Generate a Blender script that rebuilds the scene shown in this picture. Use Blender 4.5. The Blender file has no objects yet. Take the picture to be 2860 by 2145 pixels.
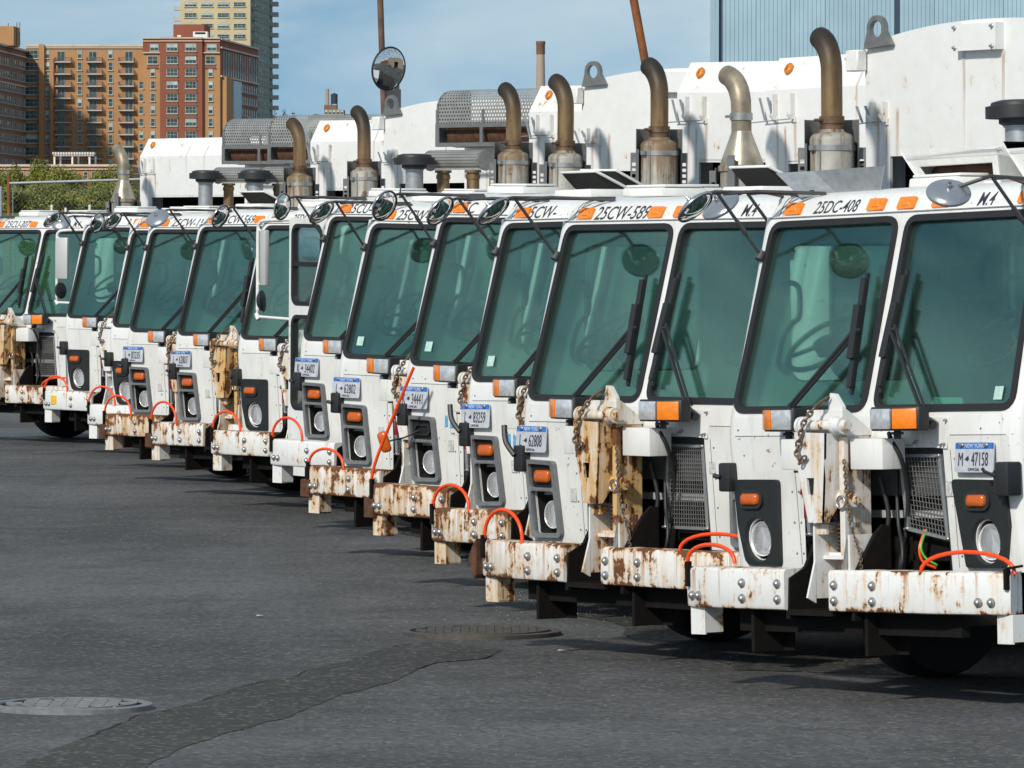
import bpy, bmesh, math, random
from math import sin, cos, pi, radians, atan2, sqrt
from mathutils import Vector, Matrix, Euler
from mathutils.geometry import tessellate_polygon

S = bpy.context.scene
COL = S.collection
random.seed(7)

# ------------------------------------------------------------------ camera
F_PX, CAM_H, PITCH = 16425.77, 2.47728, 0.0242817     # focal length in pixels of a 2860 px wide picture
cam_d = bpy.data.cameras.new('camera')
cam = bpy.data.objects.new('camera', cam_d)
COL.objects.link(cam)
cam_d.sensor_width = 36.0
cam_d.lens = 36.0 * F_PX / 2860.0
cam_d.clip_start = 1.0
cam_d.clip_end = 12000.0
cam.location = (0, 0, CAM_H)
cam.rotation_euler = (pi / 2 - PITCH, 0, 0)
S.camera = cam

# ------------------------------------------------------------------ sky, sun, exposure
SUN_EL, SUN_AZ = radians(34), radians(209)             # azimuth clockwise from +Y: behind and left of the camera
W = bpy.data.worlds.new('World')
S.world = W
W.use_nodes = True
nt = W.node_tree
nt.nodes.clear()
n_out = nt.nodes.new('ShaderNodeOutputWorld')
n_bg = nt.nodes.new('ShaderNodeBackground')
n_bg.inputs['Strength'].default_value = 0.100
n_sky = nt.nodes.new('ShaderNodeTexSky')
n_sky.sky_type = 'NISHITA'
n_sky.sun_disc = False
n_sky.sun_elevation = SUN_EL
n_sky.sun_rotation = SUN_AZ
n_sky.altitude = 200
n_sky.air_density = 1.0
n_sky.dust_density = 0.4
n_sky.ozone_density = 1.2
n_tc = nt.nodes.new('ShaderNodeTexCoord')
n_add = nt.nodes.new('ShaderNodeVectorMath')
n_add.operation = 'ADD'
n_add.inputs[1].default_value = (0, 0, 0.22)
nt.links.new(n_tc.outputs['Generated'], n_add.inputs[0])
n_nrm = nt.nodes.new('ShaderNodeVectorMath')
n_nrm.operation = 'NORMALIZE'
nt.links.new(n_add.outputs[0], n_nrm.inputs[0])
nt.links.new(n_nrm.outputs[0], n_sky.inputs['Vector'])
n_map = nt.nodes.new('ShaderNodeMapping')
n_map.inputs['Scale'].default_value = (1.0, 1.0, 2.6)
nt.links.new(n_tc.outputs['Generated'], n_map.inputs[0])
n_noi = nt.nodes.new('ShaderNodeTexNoise')
n_noi.inputs['Scale'].default_value = 14.0
n_noi.inputs['Detail'].default_value = 6.0
n_noi.inputs['Roughness'].default_value = 0.5
n_noi.inputs['Distortion'].default_value = 0.4
nt.links.new(n_map.outputs[0], n_noi.inputs['Vector'])
n_rmp = nt.nodes.new('ShaderNodeMapRange')
n_rmp.inputs['From Min'].default_value = 0.33
n_rmp.inputs['From Max'].default_value = 0.66
n_rmp.inputs['To Max'].default_value = 0.95
nt.links.new(n_noi.outputs['Fac'], n_rmp.inputs['Value'])
n_mix = nt.nodes.new('ShaderNodeMix')
n_mix.data_type = 'RGBA'
nt.links.new(n_rmp.outputs[0], n_mix.inputs['Factor'])
n_tint = nt.nodes.new('ShaderNodeMix')
n_tint.data_type = 'RGBA'
n_tint.blend_type = 'MULTIPLY'
n_tint.inputs['Factor'].default_value = 1.0
n_tint.inputs['B'].default_value = (0.86, 1.06, 1.02, 1)
nt.links.new(n_sky.outputs[0], n_tint.inputs['A'])
nt.links.new(n_tint.outputs['Result'], n_mix.inputs['A'])
n_mix.inputs['B'].default_value = (6.0, 7.2, 7.8, 1)
nt.links.new(n_mix.outputs['Result'], n_bg.inputs['Color'])
nt.links.new(n_bg.outputs[0], n_out.inputs[0])

sun_d = bpy.data.lights.new('sun', 'SUN')
sun_d.energy = 3.6
sun_d.angle = radians(3.5)
sun_d.color = (1.0, 0.94, 0.84)
sun = bpy.data.objects.new('sun', sun_d)
COL.objects.link(sun)
sv = Vector((sin(SUN_AZ) * cos(SUN_EL), cos(SUN_AZ) * cos(SUN_EL), sin(SUN_EL)))
sun.rotation_euler = sv.to_track_quat('Z', 'Y').to_euler()
S.view_settings.view_transform = 'Standard'
S.view_settings.look = 'None'
S.view_settings.exposure = 0.0
S.view_settings.gamma = 1.0
S.cycles.max_bounces = 8
S.cycles.transparent_max_bounces = 16


def at(u, v, D):
    """World point on the plane Y = D that the photograph shows at pixel (u, v) of 2860x2145."""
    x = (u - 1430) / F_PX
    y = -(v - 1072.5) / F_PX
    fy = cos(PITCH) + y * sin(PITCH)
    fz = -sin(PITCH) + y * cos(PITCH)
    return Vector((x * D / fy, D, CAM_H + fz * D / fy))


# ------------------------------------------------------------------ materials
def new_mat(name):
    m = bpy.data.materials.new(name)
    m.use_nodes = True
    t = m.node_tree
    b = t.nodes['Principled BSDF']
    return m, t, b


def N(t, typ, **kw):
    n = t.nodes.new(typ)
    for k, v in kw.items():
        if hasattr(n, k) and not k[0].isupper():
            setattr(n, k, v)
        else:
            n.inputs[k].default_value = v
    return n


def coords(t, scale=(1, 1, 1), rnd=True, obj='Object'):
    tc = t.nodes.new('ShaderNodeTexCoord')
    mp = t.nodes.new('ShaderNodeMapping')
    mp.inputs['Scale'].default_value = scale
    t.links.new(tc.outputs[obj], mp.inputs['Vector'])
    if rnd:
        oi = t.nodes.new('ShaderNodeObjectInfo')
        mu = N(t, 'ShaderNodeMath', operation='MULTIPLY')
        mu.inputs[1].default_value = 37.0
        t.links.new(oi.outputs['Random'], mu.inputs[0])
        t.links.new(mu.outputs[0], mp.inputs['Location'])
    return mp.outputs[0]


def noise(t, vec, scale, detail=4, rough=0.55):
    n = N(t, 'ShaderNodeTexNoise', Scale=scale, Detail=detail, Roughness=rough)
    t.links.new(vec, n.inputs['Vector'])
    return n.outputs['Fac']


def rng(t, val, a, b, c=0.0, d=1.0):
    n = t.nodes.new('ShaderNodeMapRange')
    for k, x in (('From Min', a), ('From Max', b), ('To Min', c), ('To Max', d)):
        if isinstance(x, (int, float)):
            n.inputs[k].default_value = x
        else:
            t.links.new(x, n.inputs[k])
    t.links.new(val, n.inputs['Value'])
    return n.outputs[0]


def math_(t, op, a, b):
    n = N(t, 'ShaderNodeMath', operation=op)
    for i, x in enumerate((a, b)):
        if isinstance(x, (int, float)):
            n.inputs[i].default_value = x
        else:
            t.links.new(x, n.inputs[i])
    return n.outputs[0]


def mixc(t, fac, a, b):
    n = t.nodes.new('ShaderNodeMix')
    n.data_type = 'RGBA'
    if isinstance(fac, (int, float)):
        n.inputs['Factor'].default_value = fac
    else:
        t.links.new(fac, n.inputs['Factor'])
    for k, x in (('A', a), ('B', b)):
        if isinstance(x, tuple):
            n.inputs[k].default_value = (*x, 1)
        else:
            t.links.new(x, n.inputs[k])
    return n.outputs['Result']


def bump(t, b, h, strength=0.2, dist=0.01):
    n = t.nodes.new('ShaderNodeBump')
    n.inputs['Strength'].default_value = strength
    n.inputs['Distance'].default_value = dist
    t.links.new(h, n.inputs['Height'])
    t.links.new(n.outputs[0], b.inputs['Normal'])


def plain(name, col, rough=0.5, metal=0.0, var=0.15, scale=20, coat=0.0, bmp=0.0):
    m, t, b = new_mat(name)
    b.inputs['Roughness'].default_value = rough
    b.inputs['Metallic'].default_value = metal
    b.inputs['Coat Weight'].default_value = coat
    v = coords(t)
    f = noise(t, v, scale)
    lo = tuple(c * (1 - var) for c in col)
    hi = tuple(min(1, c * (1 + var)) for c in col)
    t.links.new(mixc(t, rng(t, f, 0.3, 0.7), lo, hi), b.inputs['Base Color'])
    if bmp:
        bump(t, b, f, bmp)
    return m


def attr(t, name):
    n = t.nodes.new('ShaderNodeAttribute')
    n.attribute_type = 'OBJECT'
    n.attribute_name = name
    return n.outputs['Fac']


def white_paint():
    m, t, b = new_mat('white_paint')
    v = coords(t)
    g = noise(t, v, 3.0, 5)
    st = coords(t, (14, 14, 1.2))
    s = noise(t, st, 1.6, 5, 0.6)
    c = mixc(t, rng(t, g, 0.40, 0.70, 0, 0.6), (0.75, 0.755, 0.75), (0.60, 0.595, 0.565))
    c = mixc(t, rng(t, s, 0.56, 0.76, 0, 0.45), c, (0.44, 0.40, 0.31))
    f3 = noise(t, coords(t, (30, 30, 2.0)), 1.7, 4, 0.65)
    c = mixc(t, rng(t, f3, 0.62, 0.74, 0, 0.28), c, (0.36, 0.33, 0.27))
    sp = noise(t, v, 26.0, 3, 0.6)
    rustf = math_(t, 'MULTIPLY', rng(t, sp, 0.66, 0.70), rng(t, noise(t, v, 2.2, 2), 0.48, 0.58))
    c = mixc(t, rustf, c, (0.16, 0.06, 0.025))
    t.links.new(c, b.inputs['Base Color'])
    t.links.new(rng(t, g, 0.3, 0.8, 0.28, 0.5), b.inputs['Roughness'])
    return m


def rusty_paint(name, streaks=()):
    """White steel paint. The object's own 'rust' value says how far it has worn to cream stain and brown rust,
    'edge' (bumpers) that its upper and lower rims have chipped. streaks: (x, top z, half width) run-off marks below fittings."""
    m, t, b = new_mat(name)
    a = attr(t, 'rust')
    ed = attr(t, 'edge')
    v = coords(t)
    vs = coords(t, (9, 9, 1.2))
    n1 = noise(t, vs, 2.6, 6, 0.62)
    n2 = noise(t, v, 8.0, 6, 0.70)
    n3 = noise(t, vs, 1.2, 4, 0.6)
    n4 = noise(t, v, 2.3, 3, 0.5)
    tc = t.nodes.new('ShaderNodeTexCoord')
    sx = t.nodes.new('ShaderNodeSeparateXYZ')
    t.links.new(tc.outputs['Object'], sx.inputs[0])
    rim = math_(t, 'ADD', rng(t, sx.outputs['Z'], 0.672, 0.712), rng(t, sx.outputs['Z'], 0.520, 0.486))
    rim = math_(t, 'MULTIPLY', math_(t, 'MULTIPLY', rim, ed), rng(t, n4, 0.36, 0.58))
    base = mixc(t, rng(t, n2, 0.35, 0.7, 0, 0.5), (0.75, 0.755, 0.755), (0.64, 0.635, 0.605))
    sm = math_(t, 'ADD', math_(t, 'MULTIPLY', n3, 0.6), math_(t, 'MULTIPLY', n1, 0.4))
    thr = rng(t, a, 0, 1, 0.70, 0.27)
    stain = rng(t, math_(t, 'ADD', sm, math_(t, 'MULTIPLY', rim, 0.06)), thr, math_(t, 'ADD', thr, 0.20))
    c = mixc(t, math_(t, 'MULTIPLY', stain, rng(t, a, 0, 1, 0.25, 0.95)), base, mixc(t, n1, (0.66, 0.47, 0.22), (0.52, 0.27, 0.07)))
    r2 = math_(t, 'ADD', math_(t, 'MULTIPLY', n2, 0.60), math_(t, 'MULTIPLY', n1, 0.40))
    ac = math_(t, 'MULTIPLY', a, math_(t, 'ADD', math_(t, 'MULTIPLY', ed, 0.2), 0.80))
    r2 = math_(t, 'ADD', r2, math_(t, 'MULTIPLY', rim, rng(t, a, 0, 1, 0.08, 0.16)))
    thr2 = rng(t, ac, 0, 1, 0.665, 0.475)
    rf = rng(t, r2, thr2, math_(t, 'ADD', thr2, 0.018))
    halo = rng(t, r2, math_(t, 'SUBTRACT', thr2, 0.055), thr2)
    c = mixc(t, math_(t, 'MULTIPLY', halo, 0.6), c, (0.58, 0.30, 0.075))
    # run-off below the upper rim of a bumper: narrow vertical marks fading downwards
    nx = noise(t, coords(t, (26, 26, 0.4)), 1.0, 4, 0.6)
    dt = rng(t, a, 0, 1, 0.68, 0.47)
    drip = math_(t, 'MULTIPLY', rng(t, nx, dt, math_(t, 'ADD', dt, 0.05)), rng(t, math_(t, 'ADD', sx.outputs['Z'], math_(t, 'MULTIPLY', math_(t, 'SUBTRACT', n4, 0.5), 0.25)), 0.50, 0.72))
    c = mixc(t, math_(t, 'MULTIPLY', math_(t, 'MULTIPLY', drip, ed), 0.8), c, (0.40, 0.17, 0.045))
    rc = mixc(t, noise(t, v, 34, 3), (0.050, 0.018, 0.011), (0.22, 0.085, 0.026))
    c = mixc(t, rf, c, rc)
    for x, z, w in streaks:
        d = math_(t, 'ABSOLUTE', math_(t, 'SUBTRACT', math_(t, 'ADD', sx.outputs['X'], math_(t, 'MULTIPLY', math_(t, 'SUBTRACT', n4, 0.5), 0.03)), x), 0.0)
        k = math_(t, 'MULTIPLY', rng(t, d, w, w * 0.2), rng(t, sx.outputs['Z'], z + .01, z - .03))
        k = math_(t, 'MULTIPLY', k, rng(t, sx.outputs['Z'], z - .55, z - .05))
        k = math_(t, 'MULTIPLY', k, rng(t, n1, 0.25, 0.6, 0.3, 1.0))
        c = mixc(t, math_(t, 'MULTIPLY', k, 0.75), c, (0.36, 0.17, 0.055))
    t.links.new(c, b.inputs['Base Color'])
    t.links.new(rng(t, rf, 0, 1, 0.38, 0.9), b.inputs['Roughness'])
    bump(t, b, rf, 0.35, -0.004)
    return m


def glass_mat(name, tint, refl=1.5, dirt=0.08):
    m, t, b = new_mat(name)
    t.nodes.remove(b)
    out = t.nodes['Material Output']
    tr = N(t, 'ShaderNodeBsdfTransparent')
    tr.inputs['Color'].default_value = (*tint, 1)
    gl = N(t, 'ShaderNodeBsdfGlossy', Roughness=0.015)
    gl.inputs['Color'].default_value = (1, 1, 1, 1)
    fr = N(t, 'ShaderNodeFresnel', IOR=refl)
    fm = math_(t, 'MULTIPLY', fr.outputs[0], 0.60)
    mx = t.nodes.new('ShaderNodeMixShader')
    t.links.new(fm, mx.inputs[0])
    t.links.new(tr.outputs[0], mx.inputs[1])
    t.links.new(gl.outputs[0], mx.inputs[2])
    df = N(t, 'ShaderNodeBsdfDiffuse')
    df.inputs['Color'].default_value = (.36, .45, .41, 1)
    v = coords(t)
    f = rng(t, noise(t, v, 2.5, 5), 0.3, 0.75, dirt * 0.6, dirt * 1.5)
    m2 = t.nodes.new('ShaderNodeMixShader')
    t.links.new(f, m2.inputs[0])
    t.links.new(mx.outputs[0], m2.inputs[1])
    t.links.new(df.outputs[0], m2.inputs[2])
    t.links.new(m2.outputs[0], out.inputs[0])
    return m


def exhaust_mat():
    m, t, b = new_mat('heat_stained_steel')
    v = coords(t)
    vs = coords(t, (9, 9, 1.0))
    f = noise(t, vs, 1.5, 5, 0.6)
    c = mixc(t, rng(t, f, 0.3, 0.7), (0.085, 0.042, 0.016), (0.27, 0.18, 0.085))
    g = noise(t, v, 30, 4)
    c = mixc(t, rng(t, g, 0.55, 0.8, 0, 0.6), c, (0.05, 0.03, 0.02))
    # soot baked on towards the mouth of the pipe
    tc = t.nodes.new('ShaderNodeTexCoord')
    sx = t.nodes.new('ShaderNodeSeparateXYZ')
    t.links.new(tc.outputs['Object'], sx.inputs[0])
    oi = t.nodes.new('ShaderNodeObjectInfo')
    s = rng(t, math_(t, 'SUBTRACT', math_(t, 'ADD', sx.outputs['Z'], math_(t, 'MULTIPLY', f, 0.3)), math_(t, 'MULTIPLY', oi.outputs['Random'], 0.22)), 3.50, 3.82, 0, 0.92)
    c = mixc(t, s, c, (0.015, 0.012, 0.010))
    t.links.new(c, b.inputs['Base Color'])
    b.inputs['Metallic'].default_value = 0.2
    b.inputs['Roughness'].default_value = 0.55
    return m


def muffler_mat(name, brown):
    m, t, b = new_mat(name)
    v = coords(t)
    st = noise(t, coords(t, (11, 11, 0.9)), 1.5, 6, 0.7)
    f = noise(t, v, 9, 5, 0.65)
    c = mixc(t, rng(t, f, 0.3, 0.7), (0.27, 0.265, 0.24), (0.40, 0.39, 0.36))
    tc = t.nodes.new('ShaderNodeTexCoord')
    sx = t.nodes.new('ShaderNodeSeparateXYZ')
    t.links.new(tc.outputs['Object'], sx.inputs[0])
    up = rng(t, sx.outputs['Z'], 2.75, 3.2)
    k = math_(t, 'ADD', st, math_(t, 'MULTIPLY', up, 0.12 + brown))
    c = mixc(t, rng(t, k, 0.56, 0.72, 0, 0.85), c, (0.17, 0.095, 0.03))
    c = mixc(t, rng(t, math_(t, 'ADD', f, math_(t, 'MULTIPLY', st, 0.4)), 0.82, 0.9, 0, 0.8), c, (0.06, 0.035, 0.02))
    t.links.new(c, b.inputs['Base Color'])
    b.inputs['Metallic'].default_value = 0.15
    b.inputs['Roughness'].default_value = 0.6
    return m


def asphalt_mat(name, lo, hi):
    m, t, b = new_mat(name)
    v = coords(t, rnd=False)
    big = noise(t, v, 0.16, 5, 0.6)
    mid = noise(t, v, 1.3, 6, 0.66)
    fine = noise(t, v, 45, 3, 0.7)
    gr = N(t, 'ShaderNodeTexVoronoi', Scale=38.0)
    t.links.new(v, gr.inputs['Vector'])
    f = math_(t, 'ADD', math_(t, 'MULTIPLY', big, 0.6), math_(t, 'MULTIPLY', mid, 0.4))
    c = mixc(t, rng(t, f, 0.40, 0.60), lo, hi)
    sc = N(t, 'ShaderNodeSeparateColor')
    t.links.new(gr.outputs['Color'], sc.inputs[0])
    stone = rng(t, sc.outputs[0], 0.86, 0.90)
    dark = rng(t, sc.outputs[1], 0.76, 0.84)
    c = mixc(t, math_(t, 'MULTIPLY', stone, 0.42), c, (0.24, 0.23, 0.20))
    c = mixc(t, math_(t, 'MULTIPLY', dark, 0.60), c, (0.018, 0.018, 0.019))
    # oil drips, tyre smears along the yard
    st = rng(t, noise(t, v, 0.8, 6, 0.68), 0.54, 0.66)
    c = mixc(t, math_(t, 'MULTIPLY', st, 0.42), c, (0.024, 0.023, 0.021))
    dr = N(t, 'ShaderNodeTexVoronoi', Scale=1.5)
    t.links.new(v, dr.inputs['Vector'])
    drip = math_(t, 'MULTIPLY', rng(t, math_(t, 'ADD', dr.outputs['Distance'], math_(t, 'MULTIPLY', mid, 0.12)), 0.17, 0.09), rng(t, big, 0.45, 0.6))
    c = mixc(t, math_(t, 'MULTIPLY', drip, 0.6), c, (0.015, 0.014, 0.013))
    ty = noise(t, coords(t, (2.2, 0.12, 1), rnd=False), 1.4, 4, 0.6)
    c = mixc(t, rng(t, ty, 0.60, 0.72, 0, 0.35), c, (0.025, 0.025, 0.027))
    t.links.new(c, b.inputs['Base Color'])
    b.inputs['Roughness'].default_value = 0.85
    bump(t, b, math_(t, 'ADD', fine, stone), 0.5, 0.006)
    return m


def leaf_mat(name, a, bcol):
    m, t, b = new_mat(name)
    oi = t.nodes.new('ShaderNodeObjectInfo')
    v = coords(t)
    f = noise(t, v, 1.3, 4)
    g = noise(t, v, 9, 2)
    c = mixc(t, rng(t, math_(t, 'ADD', f, math_(t, 'MULTIPLY', g, 0.4)), 0.5, 0.9), a, bcol)
    t.links.new(c, b.inputs['Base Color'])
    b.inputs['Roughness'].default_value = 0.6
    b.inputs['Subsurface Weight'].default_value = 0.0
    return m


def brick_mat(name, col):
    m, t, b = new_mat(name)
    v = coords(t, rnd=False)
    f = noise(t, v, 0.12, 5, 0.6)
    g = noise(t, v, 3.0, 3, 0.7)
    c = mixc(t, rng(t, f, 0.3, 0.7), tuple(x * 0.88 for x in col), tuple(x * 1.08 for x in col))
    c = mixc(t, rng(t, g, 0.45, 0.75, 0, 0.35), c, tuple(x * 0.7 for x in col))
    t.links.new(c, b.inputs['Base Color'])
    b.inputs['Roughness'].default_value = 0.9
    return m


M = {}
M['white'] = white_paint()
M['rusty'] = rusty_paint('rusty_white_paint')
M['body'] = rusty_paint('body_paint', ((-1.075, 3.36, .020), (-.885, 3.36, .022), (-.99, 3.30, .016), (-.245, 3.69, .014), (.128, 3.69, .014)))
M['inner'] = plain('cab_interior_grey', (0.36, 0.37, 0.36), 0.6)
M['seat'] = plain('seat_vinyl', (0.045, 0.048, 0.048), 0.55)
M['dash'] = plain('dashboard_grey', (0.075, 0.08, 0.08), 0.6)
M['wheel'] = plain('steering_wheel_black', (0.02, 0.022, 0.022), 0.5)
M['black'] = plain('black_plastic', (0.018, 0.019, 0.021), 0.5, bmp=0.05)
M['bezel'] = plain('charcoal_bezel_plastic', (0.015, 0.019, 0.020), 0.55)
M['well'] = plain('lamp_well_black', (0.006, 0.006, 0.006), 0.7)
M['rubber'] = plain('black_rubber', (0.013, 0.013, 0.015), 0.6)
M['tyre'] = plain('tyre_rubber', (0.008, 0.008, 0.008), 0.8)
M['grey'] = plain('grey_trim', (0.16, 0.17, 0.18), 0.45)
M['void'] = plain('dark_recess', (0.007, 0.007, 0.007), 0.9)
M['frame'] = plain('chassis_black', (0.011, 0.010, 0.009), 0.8, bmp=0.1)
M['frame'].node_tree.nodes['Principled BSDF'].inputs['Specular IOR Level'].default_value = 0.1
M['galv'] = plain('galvanised_steel', (0.34, 0.36, 0.38), 0.45, 0.5)
M['steel'] = plain('dull_steel', (0.36, 0.36, 0.36), 0.4, 0.7)
M['chain'] = plain('old_chain', (0.15, 0.11, 0.08), 0.6, 0.4)
M['silver'] = plain('fluted_silver', (0.74, 0.75, 0.77), 0.30, 0.55, 0.25, 26)
M['bowl'] = plain('headlight_bowl', (0.93, 0.93, 0.94), 0.30, 0.35, 0.05, 20)
M['chrome'] = plain('chrome', (0.75, 0.75, 0.76), 0.10, 1.0, 0.03)
M['mirror'] = plain('mirror_glass', (0.80, 0.82, 0.84), 0.02, 1.0, 0.0)
M['mirrorback'] = plain('mirror_back', (0.42, 0.43, 0.46), 0.25, 0.75, 0.08, 6)
M['armgrey'] = plain('mirror_arm_grey', (0.07, 0.07, 0.075), 0.5, 0.2)
M['amber'] = plain('amber_lens', (0.85, 0.22, 0.01), 0.28, 0, 0.12, 40, coat=0.5)
M['amberdk'] = plain('amber_red_lens', (0.52, 0.10, 0.006), 0.28, 0, 0.12, 40, coat=0.5)
M['amberdk2'] = plain('dull_amber_lens', (0.62, 0.19, 0.012), 0.35, 0, 0.15, 40)
M['hose'] = plain('orange_hose', (0.90, 0.075, 0.008), 0.35, 0, 0.06)
M['wiregreen'] = plain('green_wire', (0.06, 0.45, 0.05), 0.4)
M['reddark'] = plain('dark_red_coupler', (0.18, 0.012, 0.018), 0.4)
M['rustbrown'] = plain('rust_brown', (0.085, 0.036, 0.018), 0.85, 0, 0.5, 18, bmp=0.2)
M['pipe'] = exhaust_mat()
M['muffler'] = muffler_mat('muffler_aluminised', 0.0)
M['mufflerold'] = muffler_mat('muffler_heat_browned', 0.14)
M['rustclamp'] = plain('rusty_clamp_steel', (0.14, 0.085, 0.05), 0.55, 0.4, 0.4, 20)
M['pipeclean'] = plain('golden_heat_tinted_steel', (0.27, 0.225, 0.165), 0.48, 0.35, 0.4, 7)
M['cone'] = plain('bright_cone_steel', (0.37, 0.325, 0.255), 0.36, 0.6, 0.4, 6)
M['shield'] = plain('heat_shield_grey', (0.20, 0.20, 0.20), 0.5, 0.4)
M['perf'] = plain('perforated_grey_steel', (0.30, 0.30, 0.29), 0.5, 0.35, 0.2, 5)
M['glass'] = glass_mat('green_tinted_glass', (0.57, 0.785, 0.715), 1.5, 0.014)
M['sideglass'] = glass_mat('pale_green_side_glass', (0.90, 0.975, 0.95), 1.45, 0.01)
M['lens'] = glass_mat('clear_lens', (0.97, 0.97, 0.98), 1.5, 0.015)
M['ink'] = plain('navy_lettering', (0.035, 0.036, 0.055), 0.5)
M['plate'] = plain('number_plate_white', (0.47, 0.49, 0.54), 0.4)
M['plateblue'] = plain('number_plate_blue', (0.03, 0.16, 0.50), 0.4, 0, 0.4, 30)
M['paleink'] = plain('pale_lettering', (0.55, 0.62, 0.75), 0.5)
M['paper'] = plain('grey_sticker', (0.50, 0.51, 0.50), 0.6, 0, 0.35, 60)
M['papergreen'] = plain('mint_paper', (0.42, 0.62, 0.55), 0.6)
M['bluemark'] = plain('blue_paint_mark', (0.10, 0.36, 0.62), 0.6, 0, 0.3, 40)
M['mirrorgrey'] = plain('mirror_housing_grey', (0.50, 0.51, 0.51), 0.45, 0.2, 0.06, 6)
M['yellow'] = plain('yellow_sticker', (0.75, 0.45, 0.02), 0.5)
M['asphalt'] = asphalt_mat('asphalt', (0.043, 0.043, 0.045), (0.102, 0.103, 0.110))
M['asphaltdk'] = asphalt_mat('asphalt_trench_fill', (0.024, 0.024, 0.023), (0.048, 0.047, 0.045))
M['asphaltshadecrack'] = asphalt_mat('asphalt_shade_and_crack', (0.013, 0.013, 0.012), (0.030, 0.029, 0.027))  # near-black for the shade painted under the trucks, and for cracks
M['asphaltold'] = asphalt_mat('asphalt_oily', (0.043, 0.042, 0.041), (0.076, 0.075, 0.077))
M['asphalttrench'] = asphalt_mat('asphalt_trench_gravelly', (0.022, 0.021, 0.019), (0.046, 0.044, 0.039))
M['iron'] = plain('cast_iron_grey', (0.21, 0.215, 0.225), 0.55, 0.3, 0.25, 14, bmp=0.1)
M['ironbrown'] = plain('cast_iron_worn', (0.085, 0.075, 0.070), 0.6, 0.3, 0.3, 14, bmp=0.1)
M['grass'] = plain('grass_green', (0.07, 0.13, 0.025), 0.9, 0, 0.5, 3)
M['leafa'] = leaf_mat('shrub_leaf', (0.10, 0.13, 0.018), (0.24, 0.23, 0.03))
M['leafb'] = leaf_mat('distant_leaf', (0.04, 0.07, 0.02), (0.08, 0.11, 0.03))
M['bark'] = plain('bark', (0.10, 0.075, 0.05), 0.9, 0, 0.4, 8)
M['polerust'] = plain('rusty_pole', (0.22, 0.075, 0.022), 0.8, 0, 0.5, 5)
M['poledark'] = plain('dark_rusty_pole', (0.12, 0.065, 0.045), 0.8, 0, 0.4, 5)
M['timber'] = plain('weathered_timber', (0.045, 0.047, 0.055), 0.85, 0, 0.3, 6)
M['brick_o'] = brick_mat('orange_brick', (0.44, 0.235, 0.105))
M['brick_r'] = brick_mat('red_brick', (0.27, 0.090, 0.052))
M['brick_y'] = brick_mat('buff_brick', (0.56, 0.47, 0.28))
M['brick_y_shade'] = brick_mat('buff_brick_shaded', (0.30, 0.34, 0.29))  # buff brick darkened and greyed for the tower's shaded side
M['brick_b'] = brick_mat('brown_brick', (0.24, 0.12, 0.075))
M['stone'] = plain('cream_stone', (0.58, 0.48, 0.38), 0.8, 0, 0.1, 0.4)
M['pane'] = plain('window_pane', (0.035, 0.075, 0.075), 0.12, 0, 0.8, 0.9)
M['blind'] = plain('window_blind', (0.36, 0.46, 0.44), 0.5, 0, 0.3, 0.6)
M['winframe'] = plain('window_frame_pale', (0.42, 0.43, 0.40), 0.6)
M['rail'] = plain('balcony_rail', (0.14, 0.095, 0.085), 0.6)
M['slab'] = plain('balcony_slab', (0.52, 0.46, 0.42), 0.8)
M['spandrel'] = plain('spandrel_brick', (0.26, 0.10, 0.06), 0.9)
M['bluesheet'] = plain('blue_cladding', (0.34, 0.48, 0.56), 0.45, 0.1, 0.1, 0.5)
M['bluedark'] = plain('dark_blue_trim', (0.03, 0.06, 0.10), 0.5)
M['whitetrim'] = plain('white_trim', (0.74, 0.74, 0.72), 0.5, 0, 0.06)
M['tank'] = plain('water_tank_dark', (0.03, 0.04, 0.055), 0.7)
M['chimney'] = brick_mat('chimney_brick', (0.40, 0.31, 0.24))
M['crumb'] = plain('glass_crumbs', (0.40, 0.46, 0.42), 0.3, 0, 0.5, 90)

# ------------------------------------------------------------------ mesh helpers


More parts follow.
